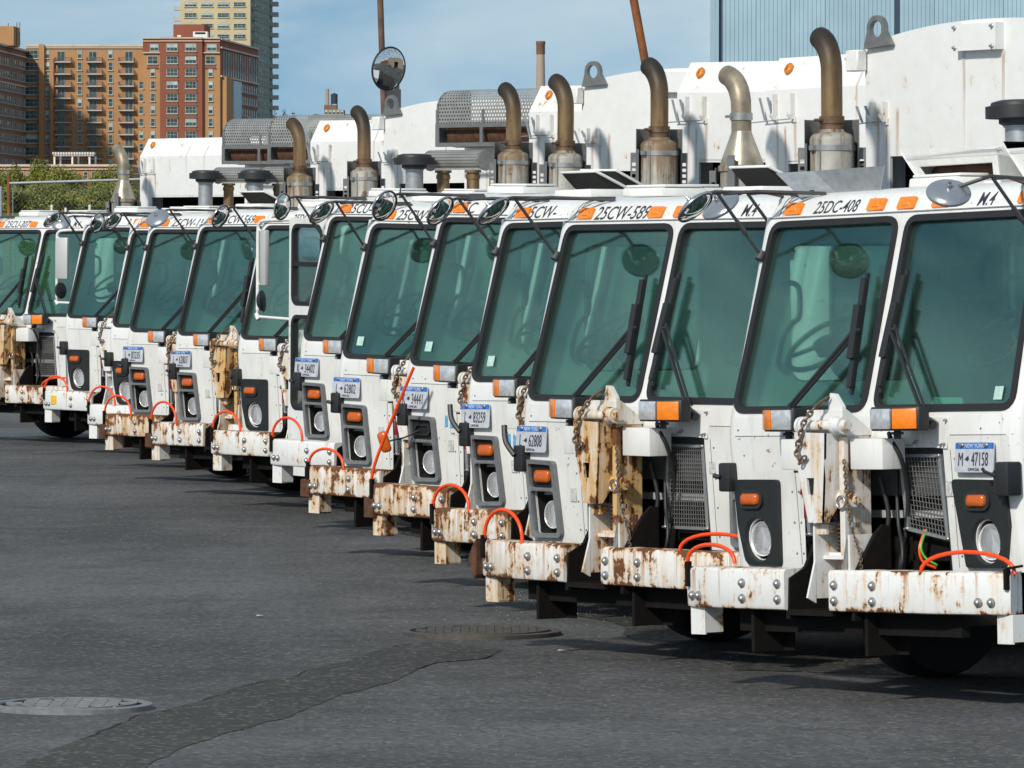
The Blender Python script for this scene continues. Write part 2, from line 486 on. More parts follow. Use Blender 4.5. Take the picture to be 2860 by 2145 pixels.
class B:
    """A bmesh that shapes are added to; done() turns it into mesh data."""

    def __init__(self):
        self.bm = bmesh.new()

    def faces(self, vs, fs):
        v = [self.bm.verts.new(p) for p in vs]
        for f in fs:
            try:
                self.bm.faces.new([v[i] for i in f])
            except ValueError:
                pass
        return self

    def box(self, x0, x1, y0, y1, z0, z1):
        return self.faces([(x, y, z) for z in (z0, z1) for y in (y0, y1) for x in (x0, x1)],
                          [(0, 2, 3, 1), (4, 5, 7, 6), (0, 1, 5, 4), (1, 3, 7, 5), (3, 2, 6, 7), (2, 0, 4, 6)])

    def prism(self, poly, fn, a, b):
        n = len(poly)
        vs = [fn(p, a) for p in poly] + [fn(p, b) for p in poly]
        return self.faces(vs, [tuple(range(n - 1, -1, -1)), tuple(range(n, 2 * n))] +
                          [(i, (i + 1) % n, n + (i + 1) % n, n + i) for i in range(n)])

    def plate(self, outer, holes, fn, d0, d1):
        """Flat sheet with holes: 2D loops mapped by fn(p, depth)."""
        loops = [outer] + list(holes)
        flat = [p for l in loops for p in l]
        tris = tessellate_polygon([[Vector((p[0], p[1], 0)) for p in l] for l in loops])
        n = len(flat)
        fs = [tuple(t) for t in tris] + [tuple(n + i for i in reversed(t)) for t in tris]
        k = 0
        for l in loops:
            m = len(l)
            fs += [(k + i, k + (i + 1) % m, n + k + (i + 1) % m, n + k + i) for i in range(m)]
            k += m
        return self.faces([fn(p, d0) for p in flat] + [fn(p, d1) for p in flat], fs)

    def tube(self, pts, r, n=8, cap=True, closed=False):
        pts = [Vector(p) for p in pts]
        m = len(pts)
        rs = r if isinstance(r, (list, tuple)) else [r] * m
        rings = []
        t0 = (pts[1] - pts[0]).normalized()
        up = Vector((0, 0, 1)) if abs(t0.z) < 0.9 else Vector((1, 0, 0))
        s = t0.cross(up).normalized()
        vs = []
        for i, p in enumerate(pts):
            if closed:
                t = (pts[(i + 1) % m] - pts[i - 1]).normalized()
            else:
                t = (pts[min(i + 1, m - 1)] - pts[max(i - 1, 0)]).normalized()
            s = (s - t * s.dot(t)).normalized()
            q = t.cross(s)
            vs += [tuple(p + (s * cos(2 * pi * k / n) + q * sin(2 * pi * k / n)) * rs[i]) for k in range(n)]
        fs = []
        for i in range(m if closed else m - 1):
            j = (i + 1) % m
            fs += [(i * n + k, i * n + (k + 1) % n, j * n + (k + 1) % n, j * n + k) for k in range(n)]
        if cap and not closed:
            fs += [tuple(range(n - 1, -1, -1)), tuple(range((m - 1) * n, m * n))]
        return self.faces(vs, fs)

    def lathe(self, prof, c, axis, n=20):
        """prof: (radius, height) pairs turned about axis through c."""
        a = Vector(axis).normalized()
        s = a.orthogonal().normalized()
        q = a.cross(s)
        c = Vector(c)
        vs = []
        for r, h in prof:
            vs += [tuple(c + a * h + (s * cos(2 * pi * k / n) + q * sin(2 * pi * k / n)) * max(r, 1e-5)) for k in range(n)]
        fs = []
        for i in range(len(prof) - 1):
            fs += [(i * n + k, i * n + (k + 1) % n, (i + 1) * n + (k + 1) % n, (i + 1) * n + k) for k in range(n)]
        if prof[0][0] > 1e-4:
            fs.append(tuple(range(n - 1, -1, -1)))
        if prof[-1][0] > 1e-4:
            fs.append(tuple(range((len(prof) - 1) * n, len(prof) * n)))
        return self.faces(vs, fs)

    def bevel(self, off, seg=2, ang=30):
        bmesh.ops.remove_doubles(self.bm, verts=self.bm.verts, dist=1e-5)
        es = [e for e in self.bm.edges if len(e.link_faces) == 2 and e.calc_face_angle(0) > radians(ang)]
        bmesh.ops.bevel(self.bm, geom=es, offset=off, segments=seg, affect='EDGES', profile=0.5, clamp_overlap=True)
        return self

    def done(self, name, mats, smooth=40, weld=True):
        if weld:
            bmesh.ops.remove_doubles(self.bm, verts=self.bm.verts, dist=1e-5)
            bmesh.ops.recalc_face_normals(self.bm, faces=self.bm.faces)
        me = bpy.data.meshes.new(name)
        for f in self.bm.faces:
            f.smooth = smooth > 0
        self.bm.to_mesh(me)
        self.bm.free()
        if smooth:
            me.set_sharp_from_angle(angle=radians(smooth))
        for m in (mats if isinstance(mats, (list, tuple)) else [mats]):
            me.materials.append(m)
        return me


CACHE = {}


def put(name, me, parent=None, loc=None, rot=None, **props):
    o = bpy.data.objects.new(name, me)
    COL.objects.link(o)
    if parent is not None:
        o.parent = parent
    if loc is not None:
        o.location = loc
    if rot is not None:
        o.rotation_euler = rot
    for k, v in props.items():
        o[k] = v
    return o


def part(name, key, build, parent, loc=None, rot=None, **props):
    """Mesh data is built once for each key and shared by every alike part."""
    if key not in CACHE:
        CACHE[key] = build()
    return put(name, CACHE[key], parent, loc, rot, **props)


def thing(name, label, cat, loc=(0, 0, 0), rot=(0, 0, 0), group=None):
    o = put(name, None, None, loc, rot)
    o.empty_display_size = 0.3
    o['label'] = label
    o['category'] = cat
    if group:
        o['group'] = group
    return o


def rrect(x0, x1, y0, y1, r, n=4):
    pts = []
    for cx, cy, a in ((x1 - r, y1 - r, 0), (x0 + r, y1 - r, 90), (x0 + r, y0 + r, 180), (x1 - r, y0 + r, 270)):
        pts += [(cx + r * cos(radians(a + 90 * i / n)), cy + r * sin(radians(a + 90 * i / n))) for i in range(n + 1)]
    return pts


def rpoly(poly, r, n=4):
    """Polygon (counter-clockwise or clockwise) with rounded corners."""
    out = []
    m = len(poly)
    for i in range(m):
        p = Vector(poly[i]); a = Vector(poly[i - 1]); b = Vector(poly[(i + 1) % m])
        ri = r[i] if isinstance(r, (list, tuple)) else r
        da, db = (a - p).normalized(), (b - p).normalized()
        h = da.angle(db) / 2
        d = min(ri / math.tan(h), (a - p).length * .49, (b - p).length * .49)
        s, e = p + da * d, p + db * d
        for k in range(n + 1):
            t = k / n
            out.append(tuple(s * (1 - t) ** 2 + p * 2 * t * (1 - t) + e * t * t))
    return out


def inset(poly, d):
    """Move every vertex of a convex loop towards the inside by d."""
    m = len(poly)
    area = sum(poly[i][0] * poly[(i + 1) % m][1] - poly[(i + 1) % m][0] * poly[i][1] for i in range(m))
    sg = 1 if area > 0 else -1
    out = []
    for i in range(m):
        p = Vector(poly[i])
        t = (Vector(poly[(i + 1) % m]) - Vector(poly[i - 1])).normalized()
        out.append(tuple(p + Vector((-t.y, t.x)) * d * sg))
    return out


XZ = lambda y0: (lambda p, d: (p[0], y0 + d, p[1]))        # sheets facing -Y
YZ = lambda x0: (lambda p, d: (x0 + d, p[0], p[1]))        # sheets facing X

# windshield plane
WA = atan2(0.282, 1.066)
WN = Vector((0, -cos(WA), sin(WA)))
WY0, WZ0 = 0.018, 1.553


def WS(p, d):
    """Point of the windshield plane: p = (x, z), d metres outwards along its normal."""
    y = WY0 + (p[1] - WZ0) * (0.282 / 1.066)
    return tuple(Vector((p[0], y, p[1])) + WN * d)


def text_mesh(body, size, mat, sx=1.0, shear=0.0, ext=0.0012, spacing=1.0, bold=0.0):
    cu = bpy.data.curves.new('text', 'FONT')
    cu.body = body
    cu.size = size
    cu.shear = shear
    cu.extrude = ext
    cu.offset = bold
    cu.resolution_u = 3
    cu.space_character = spacing
    cu.align_x = 'CENTER'
    cu.align_y = 'CENTER'
    o = bpy.data.objects.new('text', cu)
    me = bpy.data.meshes.new_from_object(o)
    bpy.data.objects.remove(o)
    bpy.data.curves.remove(cu)
    me.transform(Matrix.Diagonal((sx, 1, 1, 1)))
    me.transform(Matrix(((1, 0, 0, 0), (0, 0, -1, 0), (0, 1, 0, 0), (0, 0, 0, 1))))
    me.materials.clear()
    me.materials.append(mat)
    return me


# ================================================================== ground
def sheet(name, pts, z, mat, kind='structure', thick=None):
    b = B()
    b.faces([(x, y, z) for x, y in pts], [tuple(range(len(pts)))])
    bmesh.ops.triangulate(b.bm, faces=b.bm.faces[:])
    me = b.done(name, mat, 0)
    return put(name, me, kind=kind)


def rough(pts, step, amp, seed, closed=False):
    """Outline broken into short irregular steps, as a cut or crumbled edge."""
    r = random.Random(seed)
    out = []
    n = len(pts)
    for i in range(n if closed else n - 1):
        a, c = Vector(pts[i]), Vector(pts[(i + 1) % n])
        m = max(1, int((c - a).length / step))
        d = (c - a).normalized()
        w = Vector((-d.y, d.x))
        for k in range(m):
            q = a.lerp(c, k / m) + (w * r.uniform(-amp, amp) if k else Vector((0, 0)))
            out.append((q.x, q.y))
    if not closed:
        out.append(tuple(pts[-1]))
    return out


sheet('ground', [(-4000, -200), (4000, -200), (4000, 6000), (-4000, 6000)], 0.0, M['asphalt'])
# where the trucks stand a near-black sheet paints their shade onto the ground
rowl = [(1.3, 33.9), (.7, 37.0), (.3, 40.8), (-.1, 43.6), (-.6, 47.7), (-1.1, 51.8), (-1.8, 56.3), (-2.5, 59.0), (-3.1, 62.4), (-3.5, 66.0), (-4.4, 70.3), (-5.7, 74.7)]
sheet('truck_shade_sheet', rough(rowl, .6, .12, 8) + [(3.0, 80), (9, 76), (9, 34.3), (3.2, 33.1)], 0.004, M['asphaltshadecrack'])
up = [(-2.60, 25.4), (-2.34, 27.61), (-2.17, 29.0), (-1.96, 30.63), (-1.85, 30.87), (-1.7, 31.44), (-1.6, 32.03), (-1.5, 32.64), (-1.38, 33.09), (-1.25, 33.33), (-1.11, 34.13), (-.88, 35.13), (-.7, 35.97), (-.46, 36.3)]
lo = [(-.05, 35.6), (-.17, 34.82), (-.44, 34.52), (-.57, 33.74), (-.64, 33.18), (-.69, 32.91), (-.94, 32.03), (-1.15, 30.63), (-1.31, 30.02), (-1.47, 29.4), (-1.62, 28.65), (-1.72, 27.61), (-1.95, 25.4)]
up_r, lo_r = rough(up, .16, .022, 11), rough(lo, .2, .018, 12)
cut = next(i for i, p in enumerate(up_r) if p[1] >= 33.37)
cut2 = next(i for i, p in enumerate(lo_r) if p[1] <= 32.93)
sheet('trench_patch', up_r[:cut + 1] + lo_r[cut2:], 0.003, M['asphalttrench'])
sheet('trench_patch', up_r[cut:] + lo_r[:cut2 + 1], 0.003, M['asphaltdk'])
# the patch has sunk: its edge shows as a dark, crumbled lip of the surrounding asphalt
cb = B()
r_ = random.Random(5)
for line, t0, t1 in ((up_r, 22, cut + 4), (up_r, len(up_r) - 7, len(up_r) - 1), (lo_r, 2, 7)):
    for i in range(t0, min(t1, len(line) - 1)):
        a, c = Vector(line[i]), Vector(line[i + 1])
        w = Vector((-(c - a).y, (c - a).x)).normalized() * r_.uniform(.001, .009)
        cb.faces([(a.x - w.x, a.y - w.y, .006), (c.x - w.x, c.y - w.y, .006), (c.x + w.x, c.y + w.y, .006), (a.x + w.x, a.y + w.y, .006)], [(0, 1, 2, 3)])
put('asphalt_crack', cb.done('asphalt_crack', M['asphaltshadecrack'], 0), kind='structure')


def manhole(x, y, r, label, mat, blocks):
    t = thing('manhole_cover', label, 'manhole cover', (x, y, 0))
    part('frame_ring', 'mh_ring%.2f' % r, lambda: B().lathe([(r, -.02), (r, .026), (r - .012, .030), (r - .045, .030), (r - .05, .022)], (0, 0, 0), (0, 0, 1), 40).done('frame_ring', mat, 40), t)
    part('lid', 'mh_lid%.2f' % r, lambda:  B().lathe([(r - .052, -.02), (r - .052, .022), (r - .09, .025), (0, .025)], (0, 0, 0), (0, 0, 1), 40).done('lid', M['frame'], 40), t)

    def tread():
        b = B()
        n = blocks
        s = 2 * (r - .10) / n
        for i in range(n):
            for j in range(n):
                cx, cy = (i - (n - 1) / 2) * s, (j - (n - 1) / 2) * s
                if sqrt(cx * cx + cy * cy) < r - .11 and (i + j) % 2 == 0:
                    b.box(cx - s * .47, cx + s * .47, cy - s * .47, cy + s * .47, .020, .034)
        b.lathe([(r - .082, .02), (r - .082, .034), (r - .10, .034), (r - .10, .02)], (0, 0, 0), (0, 0, 1), 40)
        return b.done('tread', mat, 30)
    part('tread', 'mh_tr%.2f' % r, tread, t)
    return t


manhole(-2.335, 31.12, .43, 'round grey cast iron manhole cover with chequered tread at the lower left', M['iron'], 9)
manhole(-.19, 36.98, .50, 'worn brown manhole cover lying flush beside the front of the second truck', M['ironbrown'], 15)

# crumbs of broken glass and grit
gb = B()
r_ = random.Random(21)


def crumb(x, y, s, z=0.006):
    p = [(x + s * cos(a + r_.random()), y + s * 1.2 * sin(a + r_.random()), z) for a in (0, 2.1, 4.2)] + [(x, y, z + s * r_.uniform(.6, 1.2))]
    gb.faces(p, [(0, 1, 3), (1, 2, 3), (2, 0, 3), (0, 2, 1)])


for _ in range(330):
    t = r_.random()
    crumb(r_.gauss(.45, .42), r_.gauss(40.2, 1.0), r_.uniform(.002, .006))
for _ in range(420):
    crumb(r_.uniform(-5, 3), r_.uniform(28, 52), r_.uniform(.0015, .004))
put('glass_crumbs', gb.done('glass_crumbs', M['crumb'], 0, weld=False), kind='stuff')
for (x, y), lab in (((-1.66, 38.7), 'small pale scrap of litter on the open asphalt left of the trench patch'), ((.30, 35.4), 'flat grey scrap of litter in front of the second truck')):
    b = B()
    b.faces([(-.025, -.02, 0), (.03, -.012, .003), (.022, .02, .001), (-.02, .02, .006)], [(0, 1, 2), (0, 2, 3)])
    o = put('litter', b.done('litter', M['paper'], 0), None, (x, y, .011))
    o['label'] = lab
    o['category'] = 'litter'

# ================================================================== far buildings
class Face:
    """Upright facade: s metres along it from the point o, z up, d outwards."""

    def __init__(s, o, e):
        s.o = Vector((o.x, o.y)); e = Vector((e.x, e.y))
        s.L = (e - s.o).length
        s.u = (e - s.o).normalized()
        s.n = Vector((s.u.y, -s.u.x))
        s.ang = atan2(s.u.y, s.u.x)

    def p(s, t, z, d=0.0):
        q = s.o + s.u * t + s.n * d
        return (q.x, q.y, z)


def slabbox(b, f, s0, s1, z0, z1, d0, d1):
    vs = [f.p(s, z, d) for z in (z0, z1) for d in (d1, d0) for s in (s0, s1)]
    return b.faces(vs, [(0, 2, 3, 1), (4, 5, 7, 6), (0, 1, 5, 4), (1, 3, 7, 5), (3, 2, 6, 7), (2, 0, 4, 6)])


WR = random.Random(99)


def window(root, f, s, z, w, h, d=.02, cols=1, blind=None, spandrel=0.0):
    """A framed window; s, z are its centre."""
    w, h = round(w, 1), round(h, 1)

    def fr():
        holes = []
        cw = (w - .16) / cols
        for c in range(cols):
            x0 = -w / 2 + .08 + c * cw
            holes += [rrect(x0 + .03, x0 + cw - .03, -h / 2 + .08, -.04, .01, 1), rrect(x0 + .03, x0 + cw - .03, .04, h / 2 - .08, .01, 1)]
        b = B().plate([(-w / 2, -h / 2), (w / 2, -h / 2), (w / 2, h / 2), (-w / 2, h / 2)], holes, XZ(0), 0, -.16)
        b.box(-w / 2 - .15, w / 2 + .15, -.32, 0, -h / 2 - .18, -h / 2)
        return b.done('window', M['winframe'], 0)
    o = part('window', 'wf%.1f_%.1f_%d' % (w, h, cols), fr, root, f.p(s, z, d), (0, 0, f.ang))
    bl = WR.random() < .35 if blind is None else blind
    part('pane', 'wp%.1f_%.1f' % (w, h), lambda: B().box(-w / 2 + .05, w / 2 - .05, -.09, -.02, -h / 2 + .05, h / 2 - .05).done('pane', M['pane'], 0), o)
    if bl:
        part('blind', 'wbld%.1f_%.1f' % (w, h), lambda: B().box(-w / 2 + .1, w / 2 - .1, -.12, -.095, -.05, h / 2 - .1).done('blind', M['blind'], 0), o)
    if spandrel:
        part('spandrel', 'wsp%.1f_%.1f' % (w, spandrel), lambda: B().box(-w / 2, w / 2, -.1, 0, -spandrel, 0).box(-w / 2 - .2, w / 2 + .2, -.3, 0, -spandrel - .22, -spandrel).done('spandrel', [M['spandrel']], 0), o, (0, 0, -h / 2 - .19))
    return o


def wall(root, name, pts, z0, z1, mat):
    """Solid block on a plan outline."""
    b = B().prism([(p.x, p.y) for p in pts], lambda p, d: (p[0], p[1], d), z0, z1)
    return put(name, b.done(name, mat, 0), root)


PXM = lambda D: D / F_PX
Z = lambda v, D: at(1430, v, D).z
# ---- orange brick block with balconies
D0 = 1440.0
BO = thing('apartment_block', 'long orange brick apartment block with three stacks of balconies', 'apartment building', (0, 0, 0))
zt = Z(124, D0)
a, e = at(72, 0, D0), at(402, 0, D0)
wall(BO, 'wall', [a, e, e + Vector((0, 18, 0)), a + Vector((0, 18, 0))], 0, zt, M['brick_o'])
f = Face(a, e)
k = PXM(D0)
S_ = lambda u: (u - 72) * k
b = B()
slabbox(b, f, 0, f.L, zt - .55, zt, 0, .5)
slabbox(b, f, 0, f.L, Z(135, D0), Z(132, D0), 0, .35)
put('cornice', b.done('cornice', M['stone'], 0), BO)
for u0, u1 in ((109, 124), (140, 150)):
    b = B()
    slabbox(b, f, S_(u0), S_(u1), 0, zt - (.0 if u0 == 109 else 3.4), 0, 1.1)
    put('pier', b.done('pier', M['brick_o'], 0), BO)
rows = [140 + 33.8 * i for i in range(10)]
for i, v in enumerate(rows):
    zc, h = (Z(v, D0) + Z(v + 23, D0)) / 2, 23 * k
    window(BO, f, S_(88.5), zc, 37 * k, h, cols=3)
    window(BO, f, S_(132), zc, 12 * k, h)
    for u in (222, 308):
        window(BO, f, S_(u), zc, 13 * k, h)
    for u0, u1, s0, s1 in ((160, 180, 153, 199), (249, 268, 242, 285), (349, 369, 331, 374)):
        zf = Z(v + 32.5, D0)
        w = (u1 - u0) * k

        def bd():
            return B().plate([(-.95, 0), (.95, 0), (.95, 2.5), (-.95, 2.5)], [[(-.88, .08), (-.04, .08), (-.04, 2.42), (-.88, 2.42)], [(.04, .08), (.88, .08), (.88, 2.42), (.04, 2.42)]], XZ(0), 0, -.1).done('balcony_door', M['winframe'], 0)
        dr = part('balcony_door', 'bdoor', bd, BO, f.p(S_((u0 + u1) / 2), zf + .05, .02), (0, 0, f.ang))
        part('pane', 'bdpane', lambda: B().box(-.9, .9, -.06, -.01, .05, 2.45).done('pane', M['pane'], 0), dr)
        W_ = round((s1 - s0) * k, 1)

        def bal():
            return B().box(-W_ / 2, W_ / 2, -1.7, 0, -.24, 0).done('balcony', M['slab'], 0)
        ba = part('balcony', 'bal%.1f' % W_, bal, BO, f.p(S_((s0 + s1) / 2), zf, 0), (0, 0, f.ang))

        def rail():
            b = B()
            for x0, x1, y0, y1 in ((-W_ / 2, W_ / 2, -1.68, -1.62), (-W_ / 2, -W_ / 2 + .06, -1.68, 0), (W_ / 2 - .06, W_ / 2, -1.68, 0)):
                b.box(x0, x1, y0, y1, .98, 1.06)
                b.box(x0, x1, y0, y1, .08, .14)
            n = int(W_ / .22)
            for q in range(n + 1):
                x = -W_ / 2 + .03 + (W_ - .06) * q / n
                b.box(x - .035, x + .035, -1.67, -1.63, .14, .98)
            for s in (-1, 1):
                for q in range(7):
                    y = -1.6 + q * .25
                    b.box(s * (W_ / 2 - .03) - .02, s * (W_ / 2 - .03) + .02, y - .035, y + .035, .14, .98)
            return b.done('railing', M['rail'], 0, weld=False)
        part('railing', 'brail%.1f' % W_, rail, ba)

# ---- brown wing at the left edge, its flank in shade
BW = thing('apartment_block', 'brown brick apartment wing at the left picture edge, flank in shade', 'apartment building', (0, 0, 0))
p0, p1, p2 = at(-190, 0, 1372), at(-28, 0, 1372), at(73, 0, 1440.5)
zw = 49.2
wall(BW, 'wall', [p0, p1, p2, p2 + Vector((-8, 14, 0)), p0 + Vector((0, 60, 0))], 0, zw, M['brick_b'])
f = Face(p1, p2)
b = B()
slabbox(b, f, 0, f.L, zw - .5, zw, 0, .5)
slabbox(b, f, 0, f.L, zw - 2.0, zw - 1.7, 0, .3)
slabbox(b, f, 0, f.L, zw - 9.2, zw - 8.9, 0, .3)
put('cornice', b.done('cornice', M['stone'], 0), BW)
for i in range(13):
    for c in range(14):
        window(BW, f, 4 + c * (f.L - 8) / 13, zw - 4.0 - i * 3.0, 1.6 if c % 3 else 2.4, 1.8)
q0, q1 = at(-60, 0, 1400), at(38, 0, 1400)
ph = put('penthouse', B().prism([(q0.x, q0.y), (q1.x, q1.y), (at(55, 0, 1412).x, 1412), (q0.x, 1425)], lambda p, d: (p[0], p[1], d), zw - .2, Z(73, 1400)).done('penthouse', M['brick_o'], 0), BW)
for u, v in ((23, 64), (47, 62), (55, 62)):
    o_ = at(u, v, 1405)
    put('roof_pipe', B().tube([(o_.x, o_.y, zw), tuple(o_)], .12, 6).done('roof_pipe', M['shield'], 0), ph)

# ---- red brick block
BR = thing('apartment_block', 'red and orange brick apartment block in front of the tall buff tower', 'apartment building', (0, 0, 0))
a, e = at(399, 0, D0 - 2), at(614, 0, D0 - 2)
r2 = at(719, 0, 1513)
zt = Z(108, D0)
wall(BR, 'wall', [a, e, r2, Vector((a.x, 1513, 0))], 0, zt, M['brick_o'])
f = Face(a, e)
S_ = lambda u: (u - 399) * k
b = B()
slabbox(b, f, S_(447), S_(565), 0, zt + .3, 0, 1.2)
put('projecting_bay', b.done('projecting_bay', M['brick_r'], 0), BR)
b = B()
slabbox(b, f, 0, S_(447), Z(150, D0), zt + .02, 0, .3)
put('upper_storey', b.done('upper_storey', M['brick_r'], 0), BR)
b = B()
slabbox(b, f, S_(565), f.L, Z(150, D0), zt + .02, 0, .3)
put('upper_storey', b.done('upper_storey', M['brick_r'], 0), BR)
b = B()
for u0, u1, d in ((399, 447, .3), (447, 565, 1.2), (565, 614, .3)):
    for v0, v1 in ((105.5, 109), (114.5, 117)):
        slabbox(b, f, S_(u0), S_(u1), Z(v1, D0), Z(v0, D0), 0, d + .35)
for u0, u1 in ((399, 447), (565, 614)):
    slabbox(b, f, S_(u0), S_(u1), Z(149.5, D0), Z(146.5, D0), 0, .6)
put('cornice', b.done('cornice', M['stone'], 0), BR)
for i in range(9):
    v = 123 + 34.8 * i
    zc = (Z(v, D0) + Z(v + 21, D0)) / 2
    h = 21 * k
    for u in (481, 533):
        window(BR, f, S_(u), zc, 31 * k, h, 1.22, cols=3, spandrel=.75)
    if i == 0:
        window(BR, f, S_(431), zc, 24 * k, h * .95, .32, cols=2)
        window(BR, f, S_(591), zc, 27 * k, h * .95, .32, cols=2)
    elif i == 1:
        window(BR, f, S_(426), zc, 28 * k, h * 1.05, .02, cols=2, spandrel=.7)
        window(BR, f, S_(587), zc, 27 * k, h * 1.05, .02, cols=2, spandrel=.7)
    else:
        window(BR, f, S_(426.5), zc, 13 * k, h * 1.05, .02)
        window(BR, f, S_(587.5), zc, 13 * k, h * 1.05, .02)
        if i > 2:
            window(BR, f, S_(394), zc, 12 * k, h, .02)
g = Face(e, r2)
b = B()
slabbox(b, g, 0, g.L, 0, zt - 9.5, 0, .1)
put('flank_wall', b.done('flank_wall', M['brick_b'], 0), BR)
b = B()
slabbox(b, g, 0, g.L, zt - 9.5, zt, 0, .12)
put('flank_upper', b.done('flank_upper', M['brick_r'], 0), BR)
b = B()
for z in (zt - .4, zt - 2.4, zt - 9.4):
    slabbox(b, g, 0, g.L, z, z + .4, 0, .5)
put('cornice', b.done('cornice', M['stone'], 0), BR)
for i in range(9):
    zc = zt - 5.0 - i * 3.05
    for c in range(15):
        window(BR, g, 6 + c * (g.L - 10) / 14, zc, 2.0 if i else 1.5, 1.9 if i else 4.4, .14)
# orange and glass bay at the corner
b = B()
slabbox(b, g, 1.0, 14, 0, Z(216, 1445), 0, 1.5)
put('corner_bay', b.done('corner_bay', M['brick_o'], 0), BR)
b = B()
slabbox(b, g, 14, 30, 0, Z(226, 1455), 0, 1.6)
put('glass_bay', b.done('glass_bay', M['bluesheet'], 0), BR)
h0, h1 = at(484, 0, 1470), at(570, 0, 1470)
pe = put('penthouse', B().prism([(h0.x, 1470), (h1.x, 1470), (at(587, 0, 1482).x, 1482), (h0.x, 1490)], lambda p, d: (p[0], p[1], d), zt - .2, Z(68, 1470)).done('penthouse', M['brick_r'], 0), BR)
o0, o1 = at(539, 0, 1455), at(579, 0, 1455)
ac = put('rooftop_unit', B().box(o0.x, o1.x, 1455, 1461, zt - .1, Z(88, 1455)).done('rooftop_unit', M['whitetrim'], 0), BR)
put('vent_slot', B().box(o0.x + .5, o1.x - .5, 1454.9, 1455.1, Z(95, 1455), Z(90, 1455)).done('vent_slot', M['void'], 0), ac)
put('rooftop_unit', B().box(at(495, 0, 1455).x, at(505, 0, 1455).x, 1455, 1457, zt - .1, Z(98, 1455)).done('rooftop_unit', M['whitetrim'], 0), BR)

# ---- buff tower
DT = 1700.0
BT = thing('apartment_tower', 'tall buff brick apartment tower rising behind the red block, flank toned for shade', 'apartment tower', (0, 0, 0))
a, e = at(504, 0, DT), at(699, 0, DT)
r2 = at(761, 0, 1765)
zt = Z(-140, DT)
wall(BT, 'wall', [a, e, r2, Vector((a.x, 1765, 0))], 0, zt, M['brick_y'])
f, g = Face(a, e), Face(e, r2)
b = B()
slabbox(b, g, 0, g.L, 0, zt - .1, 0, .04)
put('flank_wall', b.done('flank_wall', M['brick_y_shade'], 0), BT)  # thin skin that puts the flank's shade into its colour
k = PXM(DT)
for i in range(12):
    v = 6 + 30 * (i - 5)
    zc = (Z(v, DT) + Z(v + 12.5, DT)) / 2
    if i < 10:
        for u0, u1 in ((515, 549), (561, 595), (607, 640), (652, 686)):
            window(BT, f, ((u0 + u1) / 2 - 504) * k, zc, (u1 - u0) * k, 13 * k, cols=3)
            part('vent_grille', 'tvg', lambda: B().box(-.75, .75, -.06, 0, -.25, .25).done('vent_grille', M['slab'], 0), BT, f.p(((u0 + u1) / 2 - 504) * k, zc - 1.75, .0), (0, 0, f.ang))
    if i < 10:
        ba = part('balcony', 'tbal', lambda: B().box(-2.0, 0, 0, 4, 0, .22).done('balcony', M['slab'], 0), BT, (a.x, DT + 2, zc - 1.6))
        part('railing', 'trail', lambda: B().box(-2.0, -1.92, 0, 4, .22, 1.25).box(-2.0, 0, 0, .08, .22, 1.25).done('railing', M['winframe'], 0), ba)
for i in range(20):
    zc = Z(6 + 30 * (i - 5), DT) - .7
    for c in range(9):
        window(BT, g, 5 + c * (g.L - 8) / 8, zc, 3.2, 1.5, .05, cols=2)
    ba = part('balcony', 'tbalr', lambda: B().box(0, 2.1, 0, 5, 0, .22).done('balcony', M['slab'], 0), BT, (r2.x - .1, 1757, zc - 1.2))
    part('railing', 'trailr', lambda: B().box(2.02, 2.1, 0, 5, .22, 1.25).box(0, 2.1, 0, .08, .22, 1.25).done('railing', M['winframe'], 0), ba)
    bb = part('balcony', 'tbalf', lambda: B().box(-3, 3, -1.4, 0, 0, .2).done('balcony', M['slab'], 0), BT, g.p(7, zc - 1.2, .05), (0, 0, g.ang))
    part('railing', 'trailf', lambda: B().box(-3, 3, -1.4, -1.34, .2, 1.1).done('railing', M['rail'], 0), bb)

# ---- low brick building with the pergola on its roof
DL = 1250.0
BL = thing('low_brick_building', 'low orange brick building with cream parapet behind the shrubs', 'building', (0, 0, 0))
a, e = at(-60, 0, DL), at(352, 0, DL)
zt = Z(461, DL)
wall(BL, 'wall', [a, e, e + Vector((0, 60, 0)), a + Vector((0, 60, 0))], 0, zt, M['brick_o'])
f = Face(a, e)
k = PXM(DL)
b = B()
slabbox(b, f, 0, f.L, Z(465, DL), zt + .15, 0, .5)
slabbox(b, f, 0, f.L, Z(474, DL), Z(471, DL), 0, .4)
put('parapet', b.done('parapet', M['stone'], 0), BL)
for u in (-20, 12, 40, 60, 82, 148, 172, 206, 238, 260, 292, 326):
    window(BL, f, (u + 60) * k, (Z(480, DL) + Z(500, DL)) / 2, 12 * k, 20 * k)
PG = thing('roof_pergola', 'white pergola of slender posts standing on the low brick roof', 'pergola', (0, 0, 0))
for yy in (DL + 4, DL + 8):
    for u in (151, 201, 249):
        o_ = at(u, 0, DL + 4)
        x = o_.x + (1.0 if yy > DL + 5 else 0)
        put('post', B().box(x - .18, x + .18, yy, yy + .36, zt, Z(435, DL)).done('post', M['whitetrim'], 0), PG)
x0, x1 = at(148, 0, DL + 4).x, at(260, 0, DL + 4).x
put('roof_frame', B().box(x0, x1, DL + 3.8, DL + 4.4, Z(435, DL), Z(430, DL)).box(x0, x1, DL + 8, DL + 8.5, Z(435, DL), Z(430, DL)).done('roof_frame', M['whitetrim'], 0), PG)
for i in range(16):
    x = x0 + (x1 - x0) * i / 15
    part('rafter', 'rft', lambda: B().box(-.12, .12, 0, 6, 0, .45).done('rafter', M['whitetrim'], 0), PG, (x, DL + 3.2, Z(430, DL)))

